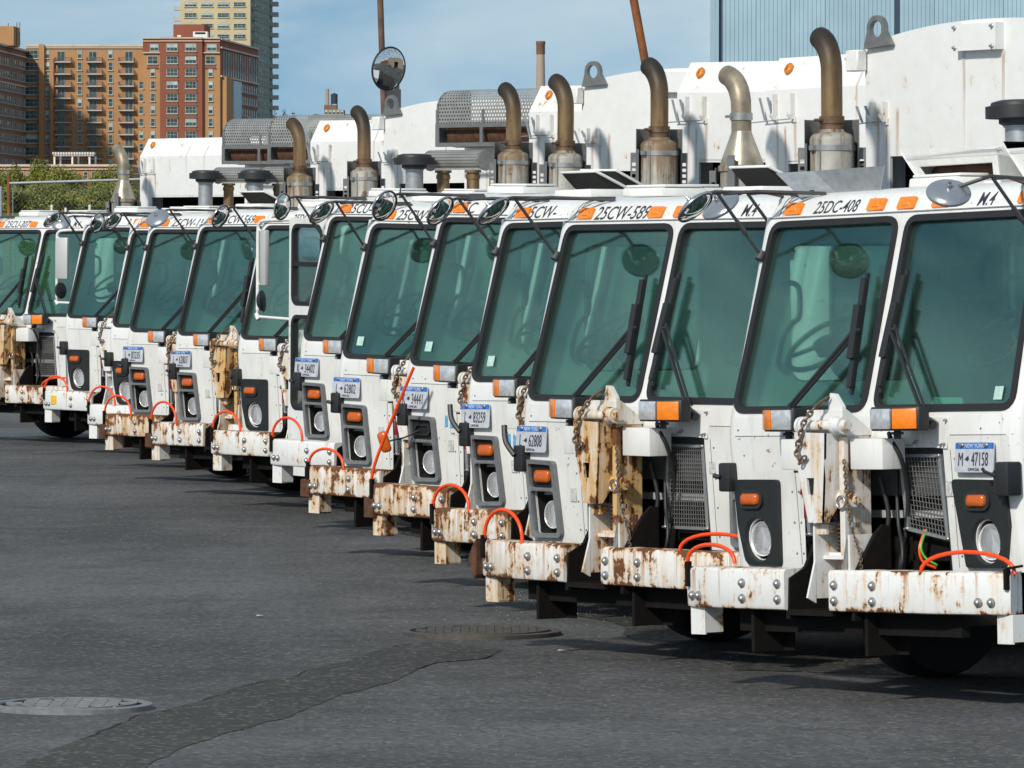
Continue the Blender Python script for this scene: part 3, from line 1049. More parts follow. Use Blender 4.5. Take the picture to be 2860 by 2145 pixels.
# ---- chimney and the works beside it
DC = 1500.0
c0 = at(1510, 115, DC)
CH = thing('brick_chimney', 'tall tapering brick chimney with a dark cap against the sky', 'chimney', (c0.x, DC, 0))
put('shaft', B().lathe([(1.85, 0), (1.02, c0.z - 3.4)], (0, 0, 0), (0, 0, 1), 24).done('shaft', M['chimney'], 40), CH)
put('cap', B().lathe([(1.02, c0.z - 3.4), (1.12, c0.z - 3.2), (1.12, c0.z - .9), (1.2, c0.z - .8), (1.2, c0.z), (.8, c0.z), (.8, c0.z - 1)], (0, 0, 0), (0, 0, 1), 24).done('cap', M['brick_b'], 40), CH)
m0 = at(932, 330, DC)
WK = thing('brick_works', 'small far brick works with a thin stack and pale upper windows', 'building', (m0.x, DC, 0))
k = PXM(DC)
put('wall', B().box(-27 * k, 28 * k, 0, 12, 0, Z(306, DC)).box(-27 * k, 8 * k, .5, 10, Z(306, DC), Z(293, DC)).done('wall', M['brick_b'], 0), WK)
put('stack', B().lathe([(6 * k, 0), (5 * k, Z(247, DC))], (-19 * k, 4, 0), (0, 0, 1), 14).done('stack', M['chimney'], 40), WK)
fw = Face(Vector((-27 * k, 0, 0)), Vector((28 * k, 0, 0)))
for i in range(5):
    window(WK, fw, (6 + i * 11) * k, Z(313, DC), .8, 1.2, .02, blind=True)
TK = thing('water_tank', 'dark round water tank on legs above the small brick works', 'water tank', (m0.x, DC + 5, 0))
put('tank', B().lathe([(9.5 * k, Z(289, DC)), (9.5 * k, Z(262, DC)), (3 * k, Z(259, DC)), (0, Z(258, DC))], (0, 0, 0), (0, 0, 1), 18).done('tank', M['tank'], 40), TK)
for sx in (-1, 1):
    for sy in (-1, 1):
        put('leg', B().tube([(sx * 8 * k, sy * .6, 0), (sx * 8 * k, sy * .6, Z(288, DC))], .12, 6).done('leg', M['tank'], 0), TK)

# ---- blue corrugated shed
DB = 200.0
SH = thing('corrugated_shed', 'large pale blue corrugated metal shed behind the trucks at right', 'shed', (0, 0, 0))
x0, x1 = at(2016, 0, DB).x, at(2990, 0, DB).x
put('wall', B().box(x0 + .02, x1, DB + .08, DB + 9.2, 0, 16).done('wall', M['bluedark'], 0), SH)


def corr():
    b = B()
    w, n = 1.17, 8
    pts = []
    for i in range(n):
        x = i * w / n
        q = w / n
        pts += [(x, 0), (x + q * .28, 0), (x + q * .42, -.03), (x + q * .86, -.03), (x + q, 0)]
    pts.append((w, 0))
    vs = [(x, y, z) for z in (0, 16) for x, y in pts]
    m = len(pts)
    b.faces(vs, [(i, i + 1, m + i + 1, m + i) for i in range(m - 1)])
    return b.done('cladding_panel', M['bluesheet'], 20)


xx = x0
while xx < x1 - 1.2:
    if abs((xx - x0) - 5.85) < .4:
        put('joint_strip', B().box(xx + .0, xx + .17, DB - .01, DB + .05, 0, 16).done('joint_strip', M['bluedark'], 0), SH)
        xx += .18
    part('cladding_panel', 'corr', corr, SH, (xx, DB, 0))
    xx += 1.175
put('corner_trim', B().box(x0 - .04, x0 + .0, DB - .06, DB + .06, 0, 16.1).done('corner_trim', M['bluedark'], 0), SH)
rt = put('return_wall', None, SH, (at(1990, 0, DB + 14).x, DB + 14, 0), (0, 0, 0)) if False else None
xr = x0 - .05
fr_ = Face(Vector((xr, DB + 9, 0)), Vector((x0 - .05, DB + .1, 0)))
b = B()
n = 40
pts = []
for i in range(n):
    t = fr_.L * i / n
    q = fr_.L / n
    pts += [(t, 0), (t + q * .3, 0), (t + q * .45, .045), (t + q * .85, .045)]
vs = [fr_.p(t, z, d) for z in (0, 16) for t, d in pts]
m = len(pts)
b.faces(vs, [(i, i + 1, m + i + 1, m + i) for i in range(m - 1)])
put('return_wall', b.done('return_wall', M['bluesheet'], 20), SH)

# ================================================================== poles, mirror, fence
def pole(u0, v0, u1, v1, D, r, label, mat):
    a, c = at(u0, v0, D), at(u1, v1, D)
    d = (a - c) / (a.z - c.z)
    base = c - d * c.z
    top = a + d * 1.5
    o = put('steel_pole', B().tube([(0, 0, 0), tuple((top - base) * .5), tuple(top - base)], [r * 1.05, r, r * .97], 12).done('steel_pole', mat, 50), None, tuple(base))
    o['label'] = label
    o['category'] = 'pole'
    return o


pole(1062, 0, 1066.5, 136, 75, .040, 'straight brown rusty pole behind the round convex mirror', M['poledark'])
pole(1770, 0, 1809, 212, 80, .058, 'leaning orange rusty pole behind the exhaust stacks', M['polerust'])
mc = at(1086, 192, 74.7)
MR = thing('convex_mirror', 'round convex traffic mirror mounted high above the truck bodies', 'mirror', tuple(mc), Vector((.66, -.72, -.16)).to_track_quat('Z', 'Y').to_euler())
R_ = .272
put('mirror_glass', B().lathe([(R_, 0), (R_ * .85, .025), (R_ * .6, .048), (R_ * .3, .062), (0, .067)], (0, 0, 0), (0, 0, 1), 36).done('mirror_glass', M['mirror'], 70), MR)
put('rim', B().tube([(R_ * cos(2 * pi * q / 36), R_ * sin(2 * pi * q / 36), -.005) for q in range(36)], .014, 6, False, True).done('rim', M['black'], 60), MR)
put('back_shell', B().lathe([(R_, -.005), (R_ * .8, -.03), (0, -.05)], (0, 0, 0), (0, 0, 1), 36).done('back_shell', M['mirrorback'], 50), MR)
tp = at(1108, 217, 75.6)
TP = thing('timber_post', 'dark grey timber post with a wide board under the convex mirror', 'post', (tp.x, tp.y, 0))
put('post', B().box(-.032, .035, -.03, .04, 0, tp.z).done('post', M['timber'], 0), TP)
put('board', B().box(at(1079, 0, 75.6).x - tp.x, at(1120, 0, 75.6).x - tp.x, -.075, -.032, 1.0, at(1100, 250, 75.6).z).done('board', M['timber'], 0), TP)

DF = 95.0
FN = thing('chain_link_fence', 'chain link fence with a grey top rail and rusty post at far left', 'fence', (0, DF, 0))
q0, q1 = at(27, 512, DF), at(385, 501, DF)
sl = (q1.z - q0.z) / (q1.x - q0.x)
put('top_rail', B().tube([(q0.x, 0, q0.z), (q0.x + 9, 0, q0.z + sl * 9)], .024, 10).done('top_rail', M['galv'], 50), FN)
zr = at(23, 484, DF).z
put('rusty_post', B().tube([(at(23, 0, DF).x, .02, 0), (at(23, 0, DF).x, .02, zr)], .028, 10).done('rusty_post', M['polerust'], 50), FN, label='rusty brown fence post')
for u, v, r in ((1, 520, .024), (34, 505, .008)):
    put('post', B().tube([(at(u, 0, DF).x, .05, 0), (at(u, 0, DF).x, .05, at(u, v, DF).z)], r, 10).done('post', M['galv'], 50), FN)
for i in range(1, 4):
    put('post', B().tube([(q0.x + 2.6 * i, .05, 0), (q0.x + 2.6 * i, .05, q0.z + sl * 2.6 * i)], .024, 10).done('post', M['galv'], 50), FN)
b = B()
hh = q0.z - .02
sp = .075
for i in range(int((9 + hh) / sp)):
    for dr in (1, -1):
        x = q0.x + i * sp - (hh if dr > 0 else 0)
        p = [(x, 0), (x + hh, hh)] if dr > 0 else [(x + 0, hh), (x + hh, 0)]
        (xa, za), (xb, zb) = p
        lo_, hi_ = q0.x, q0.x + 9
        t0 = max(0, (lo_ - xa) / (xb - xa)); t1 = min(1, (hi_ - xa) / (xb - xa))
        if t1 > t0:
            b.tube([(xa + (xb - xa) * t0, -.01 * dr, za + (zb - za) * t0), (xa + (xb - xa) * t1, -.01 * dr, za + (zb - za) * t1)], .0016, 3, False)
put('wire_mesh', b.done('wire_mesh', M['galv'], 0, weld=False), FN, kind='stuff')

# ================================================================== bank, shrubs, far trees
DS = 300.0
zg = at(100, 596, DS).z
bk = B()
bx0, bx1 = -70, 10
vs = []
prof = [(-24, 0), (-14, zg * .55), (-4, zg), (8, zg + .15), (26, zg * .6), (40, 0)]
for x in (bx0, bx1):
    vs += [(x, DS + y, z) for y, z in prof]
bk.faces(vs, [(i, i + 1, 6 + i + 1, 6 + i) for i in range(5)] + [(0, 1, 2, 3, 4, 5), (6, 7, 8, 9, 10, 11)])
put('grass_bank', bk.done('grass_bank', M['grass'], 30), kind='structure')


def crown_mesh(seed, nleaf, rx, rz, ls, mat, lobes=9):
    r = random.Random(seed)
    L = [(r.uniform(-.6, .6) * rx, r.uniform(-.6, .6) * rx, r.uniform(.15, .85) * 2 * rz, r.uniform(.32, .55)) for _ in range(lobes)]
    vs, fs = [], []
    while len(fs) < nleaf:
        lx, ly, lz, lr = r.choice(L)
        d = Vector((r.gauss(0, 1), r.gauss(0, 1), r.gauss(0, 1))).normalized()
        q = r.random() ** .45
        c = Vector((lx + d.x * lr * rx * q, ly + d.y * lr * rx * q, lz + d.z * lr * rz * 1.3 * q))
        if c.z < -.1:
            continue
        nn = (d + Vector((r.gauss(0, .38), r.gauss(0, .38), r.gauss(0, .38)))).normalized()
        e = nn.orthogonal().normalized()
        f_ = nn.cross(e)
        a = r.uniform(0, 6.28)
        e, f_ = e * cos(a) + f_ * sin(a), f_ * cos(a) - e * sin(a)
        s = ls * r.uniform(.6, 1.3)
        i = len(vs)
        vs += [tuple(c + e * s), tuple(c + f_ * s * .5), tuple(c - e * s), tuple(c - f_ * s * .5)]
        fs.append((i, i + 1, i + 2, i + 3))
    me = bpy.data.meshes.new('crown')
    me.from_pydata(vs, [], fs)
    me.materials.append(mat)
    return me


def trunk_mesh(h, r0):
    b = B()
    b.tube([(0, 0, -.4), (.05, 0, h * .5), (-.04, .03, h)], [r0, r0 * .7, r0 * .3], 7)
    for a in (0, 2.1, 4.2):
        b.tube([(0, 0, h * .4), (cos(a) * h * .3, sin(a) * h * .3, h * .85)], [r0 * .5, r0 * .15], 5)
    return b.done('trunk', M['bark'], 50)


SHRUBS = [  # u, top v, depth offset, half-width px, label
    (-14, 474, 0, 40, 'yellow green shrub at the far left edge behind the fence'),
    (27, 452, 3, 30, 'tall shrub behind the rusty fence post'),
    (74, 484, 5, 36, 'low rounded shrub second from the rusty fence post'),
    (120, 449, 2, 32, 'pointed tall shrub below the left end of the pergola'),
    (192, 472, 1, 44, 'broad shrub below the middle of the white pergola'),
    (250, 498, 5, 36, 'low shrub below the right end of the pergola'),
    (300, 459, 2, 38, 'tall olive green shrub left of the cone exhaust'),
    (345, 480, 4, 30, 'shrub directly behind the cone exhaust of the leftmost truck'),
    (45, 520, -2, 60, 'dark low front shrub beside the rusty fence post'),
    (140, 516, -2, 60, 'dark low front shrub under the middle of the top rail'),
    (235, 522, -2, 60, 'dark low front shrub right of the rail middle'),
    (325, 516, -2, 60, 'dark low front shrub next to the cone exhaust')]
for i, (u, v, dy, hw, lab) in enumerate(SHRUBS):
    o_ = at(u, v + (6 if v < 480 else -4), DS + dy)
    h = o_.z - zg
    rx = hw * PXM(DS + dy) * 1.25
    t = thing('shrub', lab, 'shrub', (o_.x, DS + dy, zg), (0, 0, 0), 'shrubs on the grass bank')
    cr = put('crown', crown_mesh(40 + i, 7000, rx * 1.2, h * .52, .065, M['leafa'], 14), t)
    part('trunk', 'trk%d' % (i % 3), lambda: trunk_mesh(1.2, .08), t)
for u, lab in ((144, 'left'), (183, 'middle'), (250, 'right')):
    v = {144: 572, 183: 580, 250: 572}[u]
    o_ = at(u, v, DS - 6)
    o = put('marker_post', B().box(-.05, .05, -.05, .05, -1.5, 0).done('marker_post', M['whitetrim'], 0), None, (o_.x, DS - 6, o_.z))
    o['label'] = {144: 'thin pale marker post on the bank nearest the rusty fence post', 183: 'short cream marker post between the other two on the bank', 250: 'thin pale marker post on the bank nearest the cone exhaust'}[u]
    o['category'] = 'post'
    o['group'] = 'marker posts in front of the shrubs'
for i, (u, v, hw) in enumerate(((775, 312, 22), (803, 308, 22), (826, 322, 14))):
    D = 1350 + i * 10
    o_ = at(u, v, D)
    t = thing('far_tree', ('far tree beside the flank of the buff tower', 'far round tree crown between tower and water tank', 'small far tree nearest the water tank')[i], 'tree', (o_.x, D, 0), (0, 0, 0), 'far trees between tower and water tank')
    h = 12.0
    put('crown', crown_mesh(70 + i, 1600, hw * PXM(D), h * .5, .26, M['leafb'], 8), t, (0, 0, o_.z - h))
    put('trunk', B().tube([(0, 0, 0), (0, 0, o_.z - h * .5)], [.5, .3], 7).done('trunk', M['bark'], 40), t)
b = B()
r_ = random.Random(4)
hv = [(860, 326), (880, 318), (905, 322), (960, 318), (985, 320), (1010, 327), (1060, 324), (1100, 322), (1200, 325), (1400, 322), (1600, 326), (2000, 322)]
DH = 2400.0
vs = [tuple(at(u, v, DH)) for u, v in hv] + [(at(u, v, DH).x, DH, 0) for u, v in hv] + [(at(u, v, DH).x, DH + 300, 0) for u, v in hv]
n = len(hv)
b.faces(vs, [(i, i + 1, n + i + 1, n + i) for i in range(n - 1)] + [(i, 2 * n + i, 2 * n + i + 1, i + 1) for i in range(n - 1)])
put('hills', b.done('hills', M['leafb'], 0), kind='structure')

# garage added out of view to give the round mirror something to reflect
GB = thing('added_garage', 'tan brick garage with dark doorway, added out of view for the convex mirror', 'garage', (30, 78, 0))
put('wall', B().box(0, 12, -14, -4, 0, 9).box(0, 12, 3, 22, 0, 9).box(0, 12, -4, 3, 5, 9).done('wall', M['chimney'], 0), GB)
put('doorway', B().box(1.5, 2, -4, 3, 0, 5).done('doorway', M['void'], 0), GB)
put('beam', B().box(-4, -3.4, -30, -13, 3, 6.5).done('beam', M['polerust'], 0), GB)

# ================================================================== the trucks
# local axes of a truck: x to the picture's right along its front, y towards its rear, z up; the cab's nose is at y = 0


def fy(z):
    return 0.06 * (1.42 - z) / 0.72 if z < 1.42 else 0.0


def FR(p, d):
    """Lower cab front, which tucks in towards the bottom: p = (x, z), d metres outwards."""
    return (p[0], fy(p[1]) - d, p[1])


PANE = rpoly([(-1.088, 2.607), (-1.135, 1.563), (-0.038, 1.563), (-0.038, 2.607)], 0.085, 5)
PANER = [(-x, z) for x, z in PANE]
SIDEWIN = rrect(0.48, 1.42, 1.72, 2.50, 0.09)


def ell(c, rx, rz, n=20):
    return [(c[0] + rx * cos(2 * pi * k / n), c[1] + rz * sin(2 * pi * k / n)) for k in range(n)]


def cab_mesh(dc, open_left=False):
    b = B()
    # lower front round the engine recess, split so each strip follows the tuck-in
    hl = [ell((-.950, .855), .100, .112)] if dc else [cell_lo(0)]
    hr = [ell((.905, .862), .100, .112)] if dc else [cell_lo(1)]
    for poly, holes in (([(-1.12, .70), (-.57, .70), (-.57, 1.36), (-.57, 1.42), (-1.12, 1.42)], hl),
                        ([(-.57, 1.36), (.60, 1.36), (.60, 1.42), (-.57, 1.42)], []),
                        ([(.60, .70), (1.12, .70), (1.12, 1.42), (.60, 1.42), (.60, 1.36)], hr)):
        b.plate(poly, holes, FR, 0, -0.03)
    b.faces([(-1.12, 0, 1.42), (1.12, 0, 1.42), (1.12, .012, 1.53), (-1.12, .012, 1.53)], [(0, 1, 2, 3)])
    b.plate([(-1.12, 1.53), (1.12, 1.53), (1.12, 2.645), (-1.12, 2.645)], [inset(PANE, .012), inset(PANER, .012)], WS, 0, -0.03)
    prof = [(.70, .06), (1.42, 0), (1.53, .012), (2.645, .307)]
    for s in (-1, 1):
        vs, fs = [], []
        for k in range(6):
            a = k / 5 * pi / 2
            vs += [(s * (1.12 + .08 * sin(a)), y + .08 * (1 - cos(a)), z) for z, y in prof]
        for k in range(5):
            fs += [(k * 4 + i, k * 4 + i + 1, k * 4 + 5 + i, k * 4 + 4 + i) for i in range(3)]
        b.faces(vs, fs)
        hole = SIDEWIN
        if s < 0 and open_left:
            hole = rrect(0.46, 1.50, 0.82, 2.54, 0.06)
        b.plate([(.14, .70), (.08, 1.42), (.092, 1.53), (.387, 2.645), (1.8, 2.645), (1.8, .70)], [hole], YZ(s * 1.2), 0, -s * 0.03)
    b.plate([(-1.2, .70), (1.2, .70), (1.2, 2.645), (-1.2, 2.645)], [rrect(-.75, .75, 1.85, 2.5, .06)], XZ(1.77), 0, 0.03)
    return b.done('cab', M['white'], 35)


def roof_mesh():
    prof = [(.330, 2.634), (.316, 2.632), (.319, 2.643), (.340, 2.683), (.362, 2.718), (.395, 2.746), (.46, 2.767), (.60, 2.782), (1.2, 2.80), (1.74, 2.79), (1.80, 2.75), (1.80, 2.64)]
    xs = [-1.212, -1.205, -1.19, -1.17, -1.14, -1.11, -1.07, -.8, -.4, 0, .4, .8, 1.07, 1.11, 1.14, 1.17, 1.19, 1.205, 1.212]
    vs, fs = [], []
    for x in xs:
        t = max(0, (abs(x) - 1.05) / .165)
        dr = .10 * t ** 2.6
        ya = .085 * (1 - sqrt(max(0, 1 - min(1, max(0, abs(x) - 1.12) / .095) ** 2)))
        for i, (y, z) in enumerate(prof):
            vs.append((x, y + (ya if i < 7 else 0), max(z - dr, 2.632)))
    n = len(prof)
    for i in range(len(xs) - 1):
        fs += [(i * n + k, i * n + k + 1, (i + 1) * n + k + 1, (i + 1) * n + k) for k in range(n - 1)]
    return B().faces(vs, fs).done('roof', M['white'], 50)


def lining_mesh():
    b = B()
    b.box(-1.165, 1.165, 1.72, 1.76, 1.02, 1.84).box(-1.165, -.76, 1.72, 1.76, 1.84, 2.62).box(.76, 1.165, 1.72, 1.76, 1.84, 2.62)
    b.box(-.76, .76, 1.72, 1.76, 2.51, 2.62)
    b.box(-1.165, 1.165, .40, 1.72, 2.615, 2.63)
    b.box(-1.165, 1.165, .10, 1.76, .98, 1.02)
    return b.done('cab_lining', M['inner'], 30)


def windshield(root, poly, key):
    g = part('windshield', 'ws' + key, lambda: B().plate(inset(poly, .006), [], WS, -.020, -.014).done('windshield', M['glass'], 0), root)
    part('gasket', 'gk' + key, lambda: B().plate(inset(poly, -.010), [inset(poly, .026)], WS, -.022, .012).done('gasket', M['rubber'], 30), g)
    return g


def side_window(root, s):
    f = YZ(s * 1.2)
    g = part('side_window', 'sw%d' % s, lambda: B().plate(SIDEWIN, [], f, -s * .012, -s * .018).done('side_window', M['sideglass'], 0), root)
    part('gasket', 'swg%d' % s, lambda: B().plate(inset(SIDEWIN, -.022), [inset(SIDEWIN, .012)], f, s * .012, -s * .02).done('gasket', M['rubber'], 30), g)


def bolt_mesh(r=.026):
    b = B()
    b.lathe([(r, 0), (r, .006), (r * .72, .009), (r * .66, .020), (r * .40, .026), (0, .027)], (0, 0, 0), (0, -1, 0), 10)
    return b.done('bolt', M['steel'], 35)


LB = [(-1.26, -.235), (-1.22, -.250), (-.84, -.297), (-.35, -.31)]
RB = [(.015, -.31), (.84, -.30), (1.26, -.205), (1.31, -.185)]


def plan_at(path, x):
    for (x0, y0), (x1, y1) in zip(path, path[1:]):
        if x <= x1 or (x1, y1) == path[-1]:
            return y0 + (y1 - y0) * (x - x0) / (x1 - x0)


def bumper_mesh(path):
    sec = [(.14, .492), (.018, .486), (.006, .492), (0, .506), (0, .690), (.006, .703), (.018, .710), (.14, .712)]
    vs, fs = [], []
    m = len(path)
    for i, p in enumerate(path):
        a = Vector(path[max(0, i - 1)]); c = Vector(path[min(m - 1, i + 1)])
        t = (c - a).normalized()
        nn = Vector((-t.y, t.x))
        for d, z in sec:
            q = Vector(p) + nn * d
            vs.append((q.x, q.y, z))
    k = len(sec)
    for i in range(m - 1):
        fs += [(i * k + j, i * k + (j + 1) % k, (i + 1) * k + (j + 1) % k, (i + 1) * k + j) for j in range(k)]
    fs += [tuple(range(k)), tuple(range((m - 1) * k, m * k))]
    return B().faces(vs, fs).done('bumper', M['rusty'], 35)


def wire_mesh(poly, nx, nz, y0, y1, r=.0035):
    """Woven wire over a quadrilateral TL, TR, BR, BL in (x, z)."""
    tl, tr, br, bl = [Vector(p) for p in poly]
    b = B()
    for i in range(nx + 1):
        t = i / nx
        p, q = tl.lerp(tr, t), bl.lerp(br, t)
        b.tube([(p.x, y0, p.y), (q.x, y1, q.y)], r, 4, False)
    for i in range(nz + 1):
        t = i / nz
        p, q = tl.lerp(bl, t), tr.lerp(br, t)
        y = y0 + (y1 - y0) * t - r
        b.tube([(p.x, y, p.y), (q.x, y, q.y)], r, 4, False)
    return b.done('wire_mesh', M['shield'], 40, weld=False)


def grille(root, key, poly, nx, nz, y0, y1):
    def fr():
        def f(p, d):
            t = (1.34 - p[1]) / .5
            return (p[0], y0 + (y1 - y0) * t - d, p[1])
        return B().plate(poly, [inset(poly, .028)], f, 0.008, -.012).done('grille', M['galv'], 30)
    g = part('grille', 'gr' + key, fr, root)
    hole = inset(poly, .02)
    part('wire_mesh', 'gw' + key, lambda: wire_mesh(hole, nx, nz, y0 + .004, y1 + .004, .0024), g)
    for i, p in enumerate(poly):
        q = Vector(inset(poly, .014)[i])
        t = (1.34 - q.y) / .5
        part('bolt', 'bolt_s', lambda: bolt_mesh(.011), g, (q.x, y0 + (y1 - y0) * t - .008, q.y))


def lens_cup(r, key, root, x, y, z, tilt=0.0):
    """Round headlight: chromed bowl and clear front lens."""
    def bowl():
        return B().lathe([(r * .15, .07), (r * .6, .055), (r * .9, .02), (r, 0), (r * 1.06, -.004), (r * 1.06, .03)], (0, 0, 0), (0, 1, 0), 22).done('headlight', M['bowl'], 40)
    h = part('headlight', 'hl' + key, bowl, root, (x, y, z), (tilt, 0, 0))
    part('lens', 'hlens' + key, lambda: B().lathe([(r, .0), (r * .9, -.012), (r * .6, -.024), (r * .25, -.029), (0, -.03)], (0, 0, 0), (0, 1, 0), 22).done('lens', M['lens'], 60), h)
    return h


def oval_marker(w, h, key, mat):
    b = B()
    o = rrect(-w / 2, w / 2, -h / 2, h / 2, h * (.34 if w > h else .46), 5)
    n = len(o)
    rings = [(1.0, 0.0), (.98, .012), (.86, .022), (.5, .027)]
    vs = []
    for s, d in rings:
        vs += [(x * s, -d, z * s) for x, z in o]
    fs = []
    for i in range(len(rings) - 1):
        fs += [(i * n + k, i * n + (k + 1) % n, (i + 1) * n + (k + 1) % n, (i + 1) * n + k) for k in range(n)]
    fs.append(tuple(range((len(rings) - 1) * n, len(rings) * n)))
    return b.faces(vs, fs).done('marker_lamp', mat, 50)


CWB = [(-1.130, 1.197), (-.850, 1.190), (-.818, .726), (-1.112, .720)]


def cwq(mir, u0, u1, v0, v1, r):
    s = -1 if mir else 1
    o = [Vector((s * x, z)) for x, z in CWB]
    L = lambda u, v: tuple(o[0].lerp(o[1], u).lerp(o[3].lerp(o[2], u), v))
    return rpoly([L(u0, v0), L(u1, v0), L(u1, v1), L(u0, v1)], r, 3)


def cell_up(mir):
    return cwq(mir, .10, .90, .055, .355, .02)


def cell_lo(mir):
    return cwq(mir, .10, .90, .40, .945, .025)


def cw_bezel_mesh(mir):
    s = -1 if mir else 1
    outer = rpoly([(s * x, z) for x, z in CWB], .035, 4)
    b = B()
    b.plate(outer, [cell_up(mir), cell_lo(mir)], FR, .034, -.003)
    return b.bevel(.007, 2, 40).done('headlight_bezel', M['grey'], 40)


def cw_cell_mesh(mir):
    b = B()
    b.plate(inset(cell_up(mir), -.012), [], FR, .006, .002)
    q = inset(cell_lo(mir), -.004)
    n = len(q)
    c = Vector((sum(p[0] for p in q) / n, sum(p[1] for p in q) / n))
    back = [tuple(c + (Vector(p) - c) * .86) for p in q]
    b.faces([FR(p, .004) for p in q] + [FR(p, -.095) for p in back],
            [(i, (i + 1) % n, n + (i + 1) % n, n + i) for i in range(n)] + [tuple(range(n, 2 * n))])
    return b.done('lamp_cell', M['well'], 40)


DCL = [(-1.118, 1.187), (-.745, 1.187), (-.782, .712), (-1.070, .712), (-1.112, .93)]
DCR = [(.668, 1.192), (1.078, 1.187), (1.090, .95), (1.040, .722), (.735, .720)]


def dc_bezel_mesh(poly, c):
    outer = rpoly(poly, [.05, .03, .02, .06, .1] if poly is DCL else [.03, .05, .1, .06, .02], 4)
    hole = [(c[0] + .112 * cos(2 * pi * k / 20), c[1] + .125 * sin(2 * pi * k / 20)) for k in range(20)]
    b = B()
    b.plate(outer, [hole], FR, .026, -.01)
    n = len(hole)
    vs = [FR(p, .026) for p in hole] + [FR((c[0] + (p[0] - c[0]) * .82, c[1] + (p[1] - c[1]) * .80), -.05) for p in hole]
    b.faces(vs, [(i, (i + 1) % n, n + (i + 1) % n, n + i) for i in range(n)])
    return b.done('headlight_bezel', M['bezel'], 40)


def lamp_mesh(mir):
    """Plow light: housing with a clear lens and an amber lens that wraps outwards. Outer side is -x unless mirrored."""
    s = -1 if mir else 1
    plan = [(.13, -.03), (.13, -.09), (.12, -.10), (-.05, -.10), (-.19, -.035), (-.20, .03), (.0, .13), (.10, .13)]
    b = B()
    b.prism([(s * x, y) for x, y in plan], lambda p, d: (p[0], p[1], d), -.064, .064)
    return b.bevel(.008, 2).done('plow_lamp', M['black'], 35)


def lamp_lens_mesh(mir, amber):
    s = -1 if mir else 1
    a, c = ((-.055, -.1075), (-.182, -.046)) if amber else ((.116, -.108), (-.040, -.108))
    b = B()
    d = Vector((c[0] - a[0], c[1] - a[1])).normalized()
    nn = Vector((d.y, -d.x))
    if nn.y > 0:
        nn = -nn
    vs = []
    for z in (-.054, .054):
        for p, o in ((a, -.012), (a, .006), (c, .006), (c, -.012)):
            vs.append((s * (p[0] + nn.x * o), p[1] + nn.y * o, z))
    b.faces(vs, [(0, 1, 2, 3), (4, 7, 6, 5), (0, 4, 5, 1), (1, 5, 6, 2), (2, 6, 7, 3), (3, 7, 4, 0)])
    return b.bevel(.005, 2).done('amber_lens' if amber else 'clear_lens', M['amber' if amber else 'silver'], 40)


def chain_mesh(pts, link=.045, r=.006):
    b = B()
    pts = [Vector(p) for p in pts]
    L = [0]
    for a, c in zip(pts, pts[1:]):
        L.append(L[-1] + (c - a).length)
    nl = max(2, int(L[-1] / (link * .68)))
    for k in range(nl):
        s = (k + .5) / nl * L[-1]
        i = max(j for j in range(len(pts) - 1) if L[j] <= s)
        d = (pts[i + 1] - pts[i]).normalized()
        c = pts[i] + d * (s - L[i])
        e = d.orthogonal().normalized()
        f = d.cross(e)
        if k % 2:
            e, f = f, e
        ring = [tuple(c + d * (link * .5 * cos(2 * pi * j / 8)) + e * (link * .30 * sin(2 * pi * j / 8))) for j in range(8)]
        b.tube(ring, r, 5, False, True)
    return b.done('chain', M['chain'], 60, weld=False)


def perf_sheet(fn, w, h, nx, nz, hx=.30, hz=.30, stag=True):
    """Sheet of real round holes, one six-sided hole per cell; fn(u, v) -> point."""
    b = B()
    cx, cz = w / nx, h / nz
    vs, fs = [], []
    for j in range(nz):
        for i in range(nx):
            off = .5 if (j % 2 and stag) else 0
            x0, x1, z0, z1 = i * cx, (i + 1) * cx, j * cz, (j + 1) * cz
            mx, mz = (x0 + x1) / 2, (z0 + z1) / 2
            if stag and j % 2:
                x0 += cx / 2; x1 += cx / 2; mx += cx / 2
                if x1 > w + 1e-6:
                    continue
            k = len(vs)
            outer = [(x0, z0), (mx, z0), (x1, z0), (x1, z1), (mx, z1), (x0, z1)]
            hole = [(mx + cx * hx * cos(a), mz + cz * hz * sin(a)) for a in [radians(t) for t in (216, 270, 324, 36, 90, 144)]]
            vs += [fn(*p) for p in outer] + [fn(*p) for p in hole]
            fs += [(k + t, k + (t + 1) % 6, k + 6 + (t + 1) % 6, k + 6 + t) for t in range(6)]
    return b.faces(vs, fs)


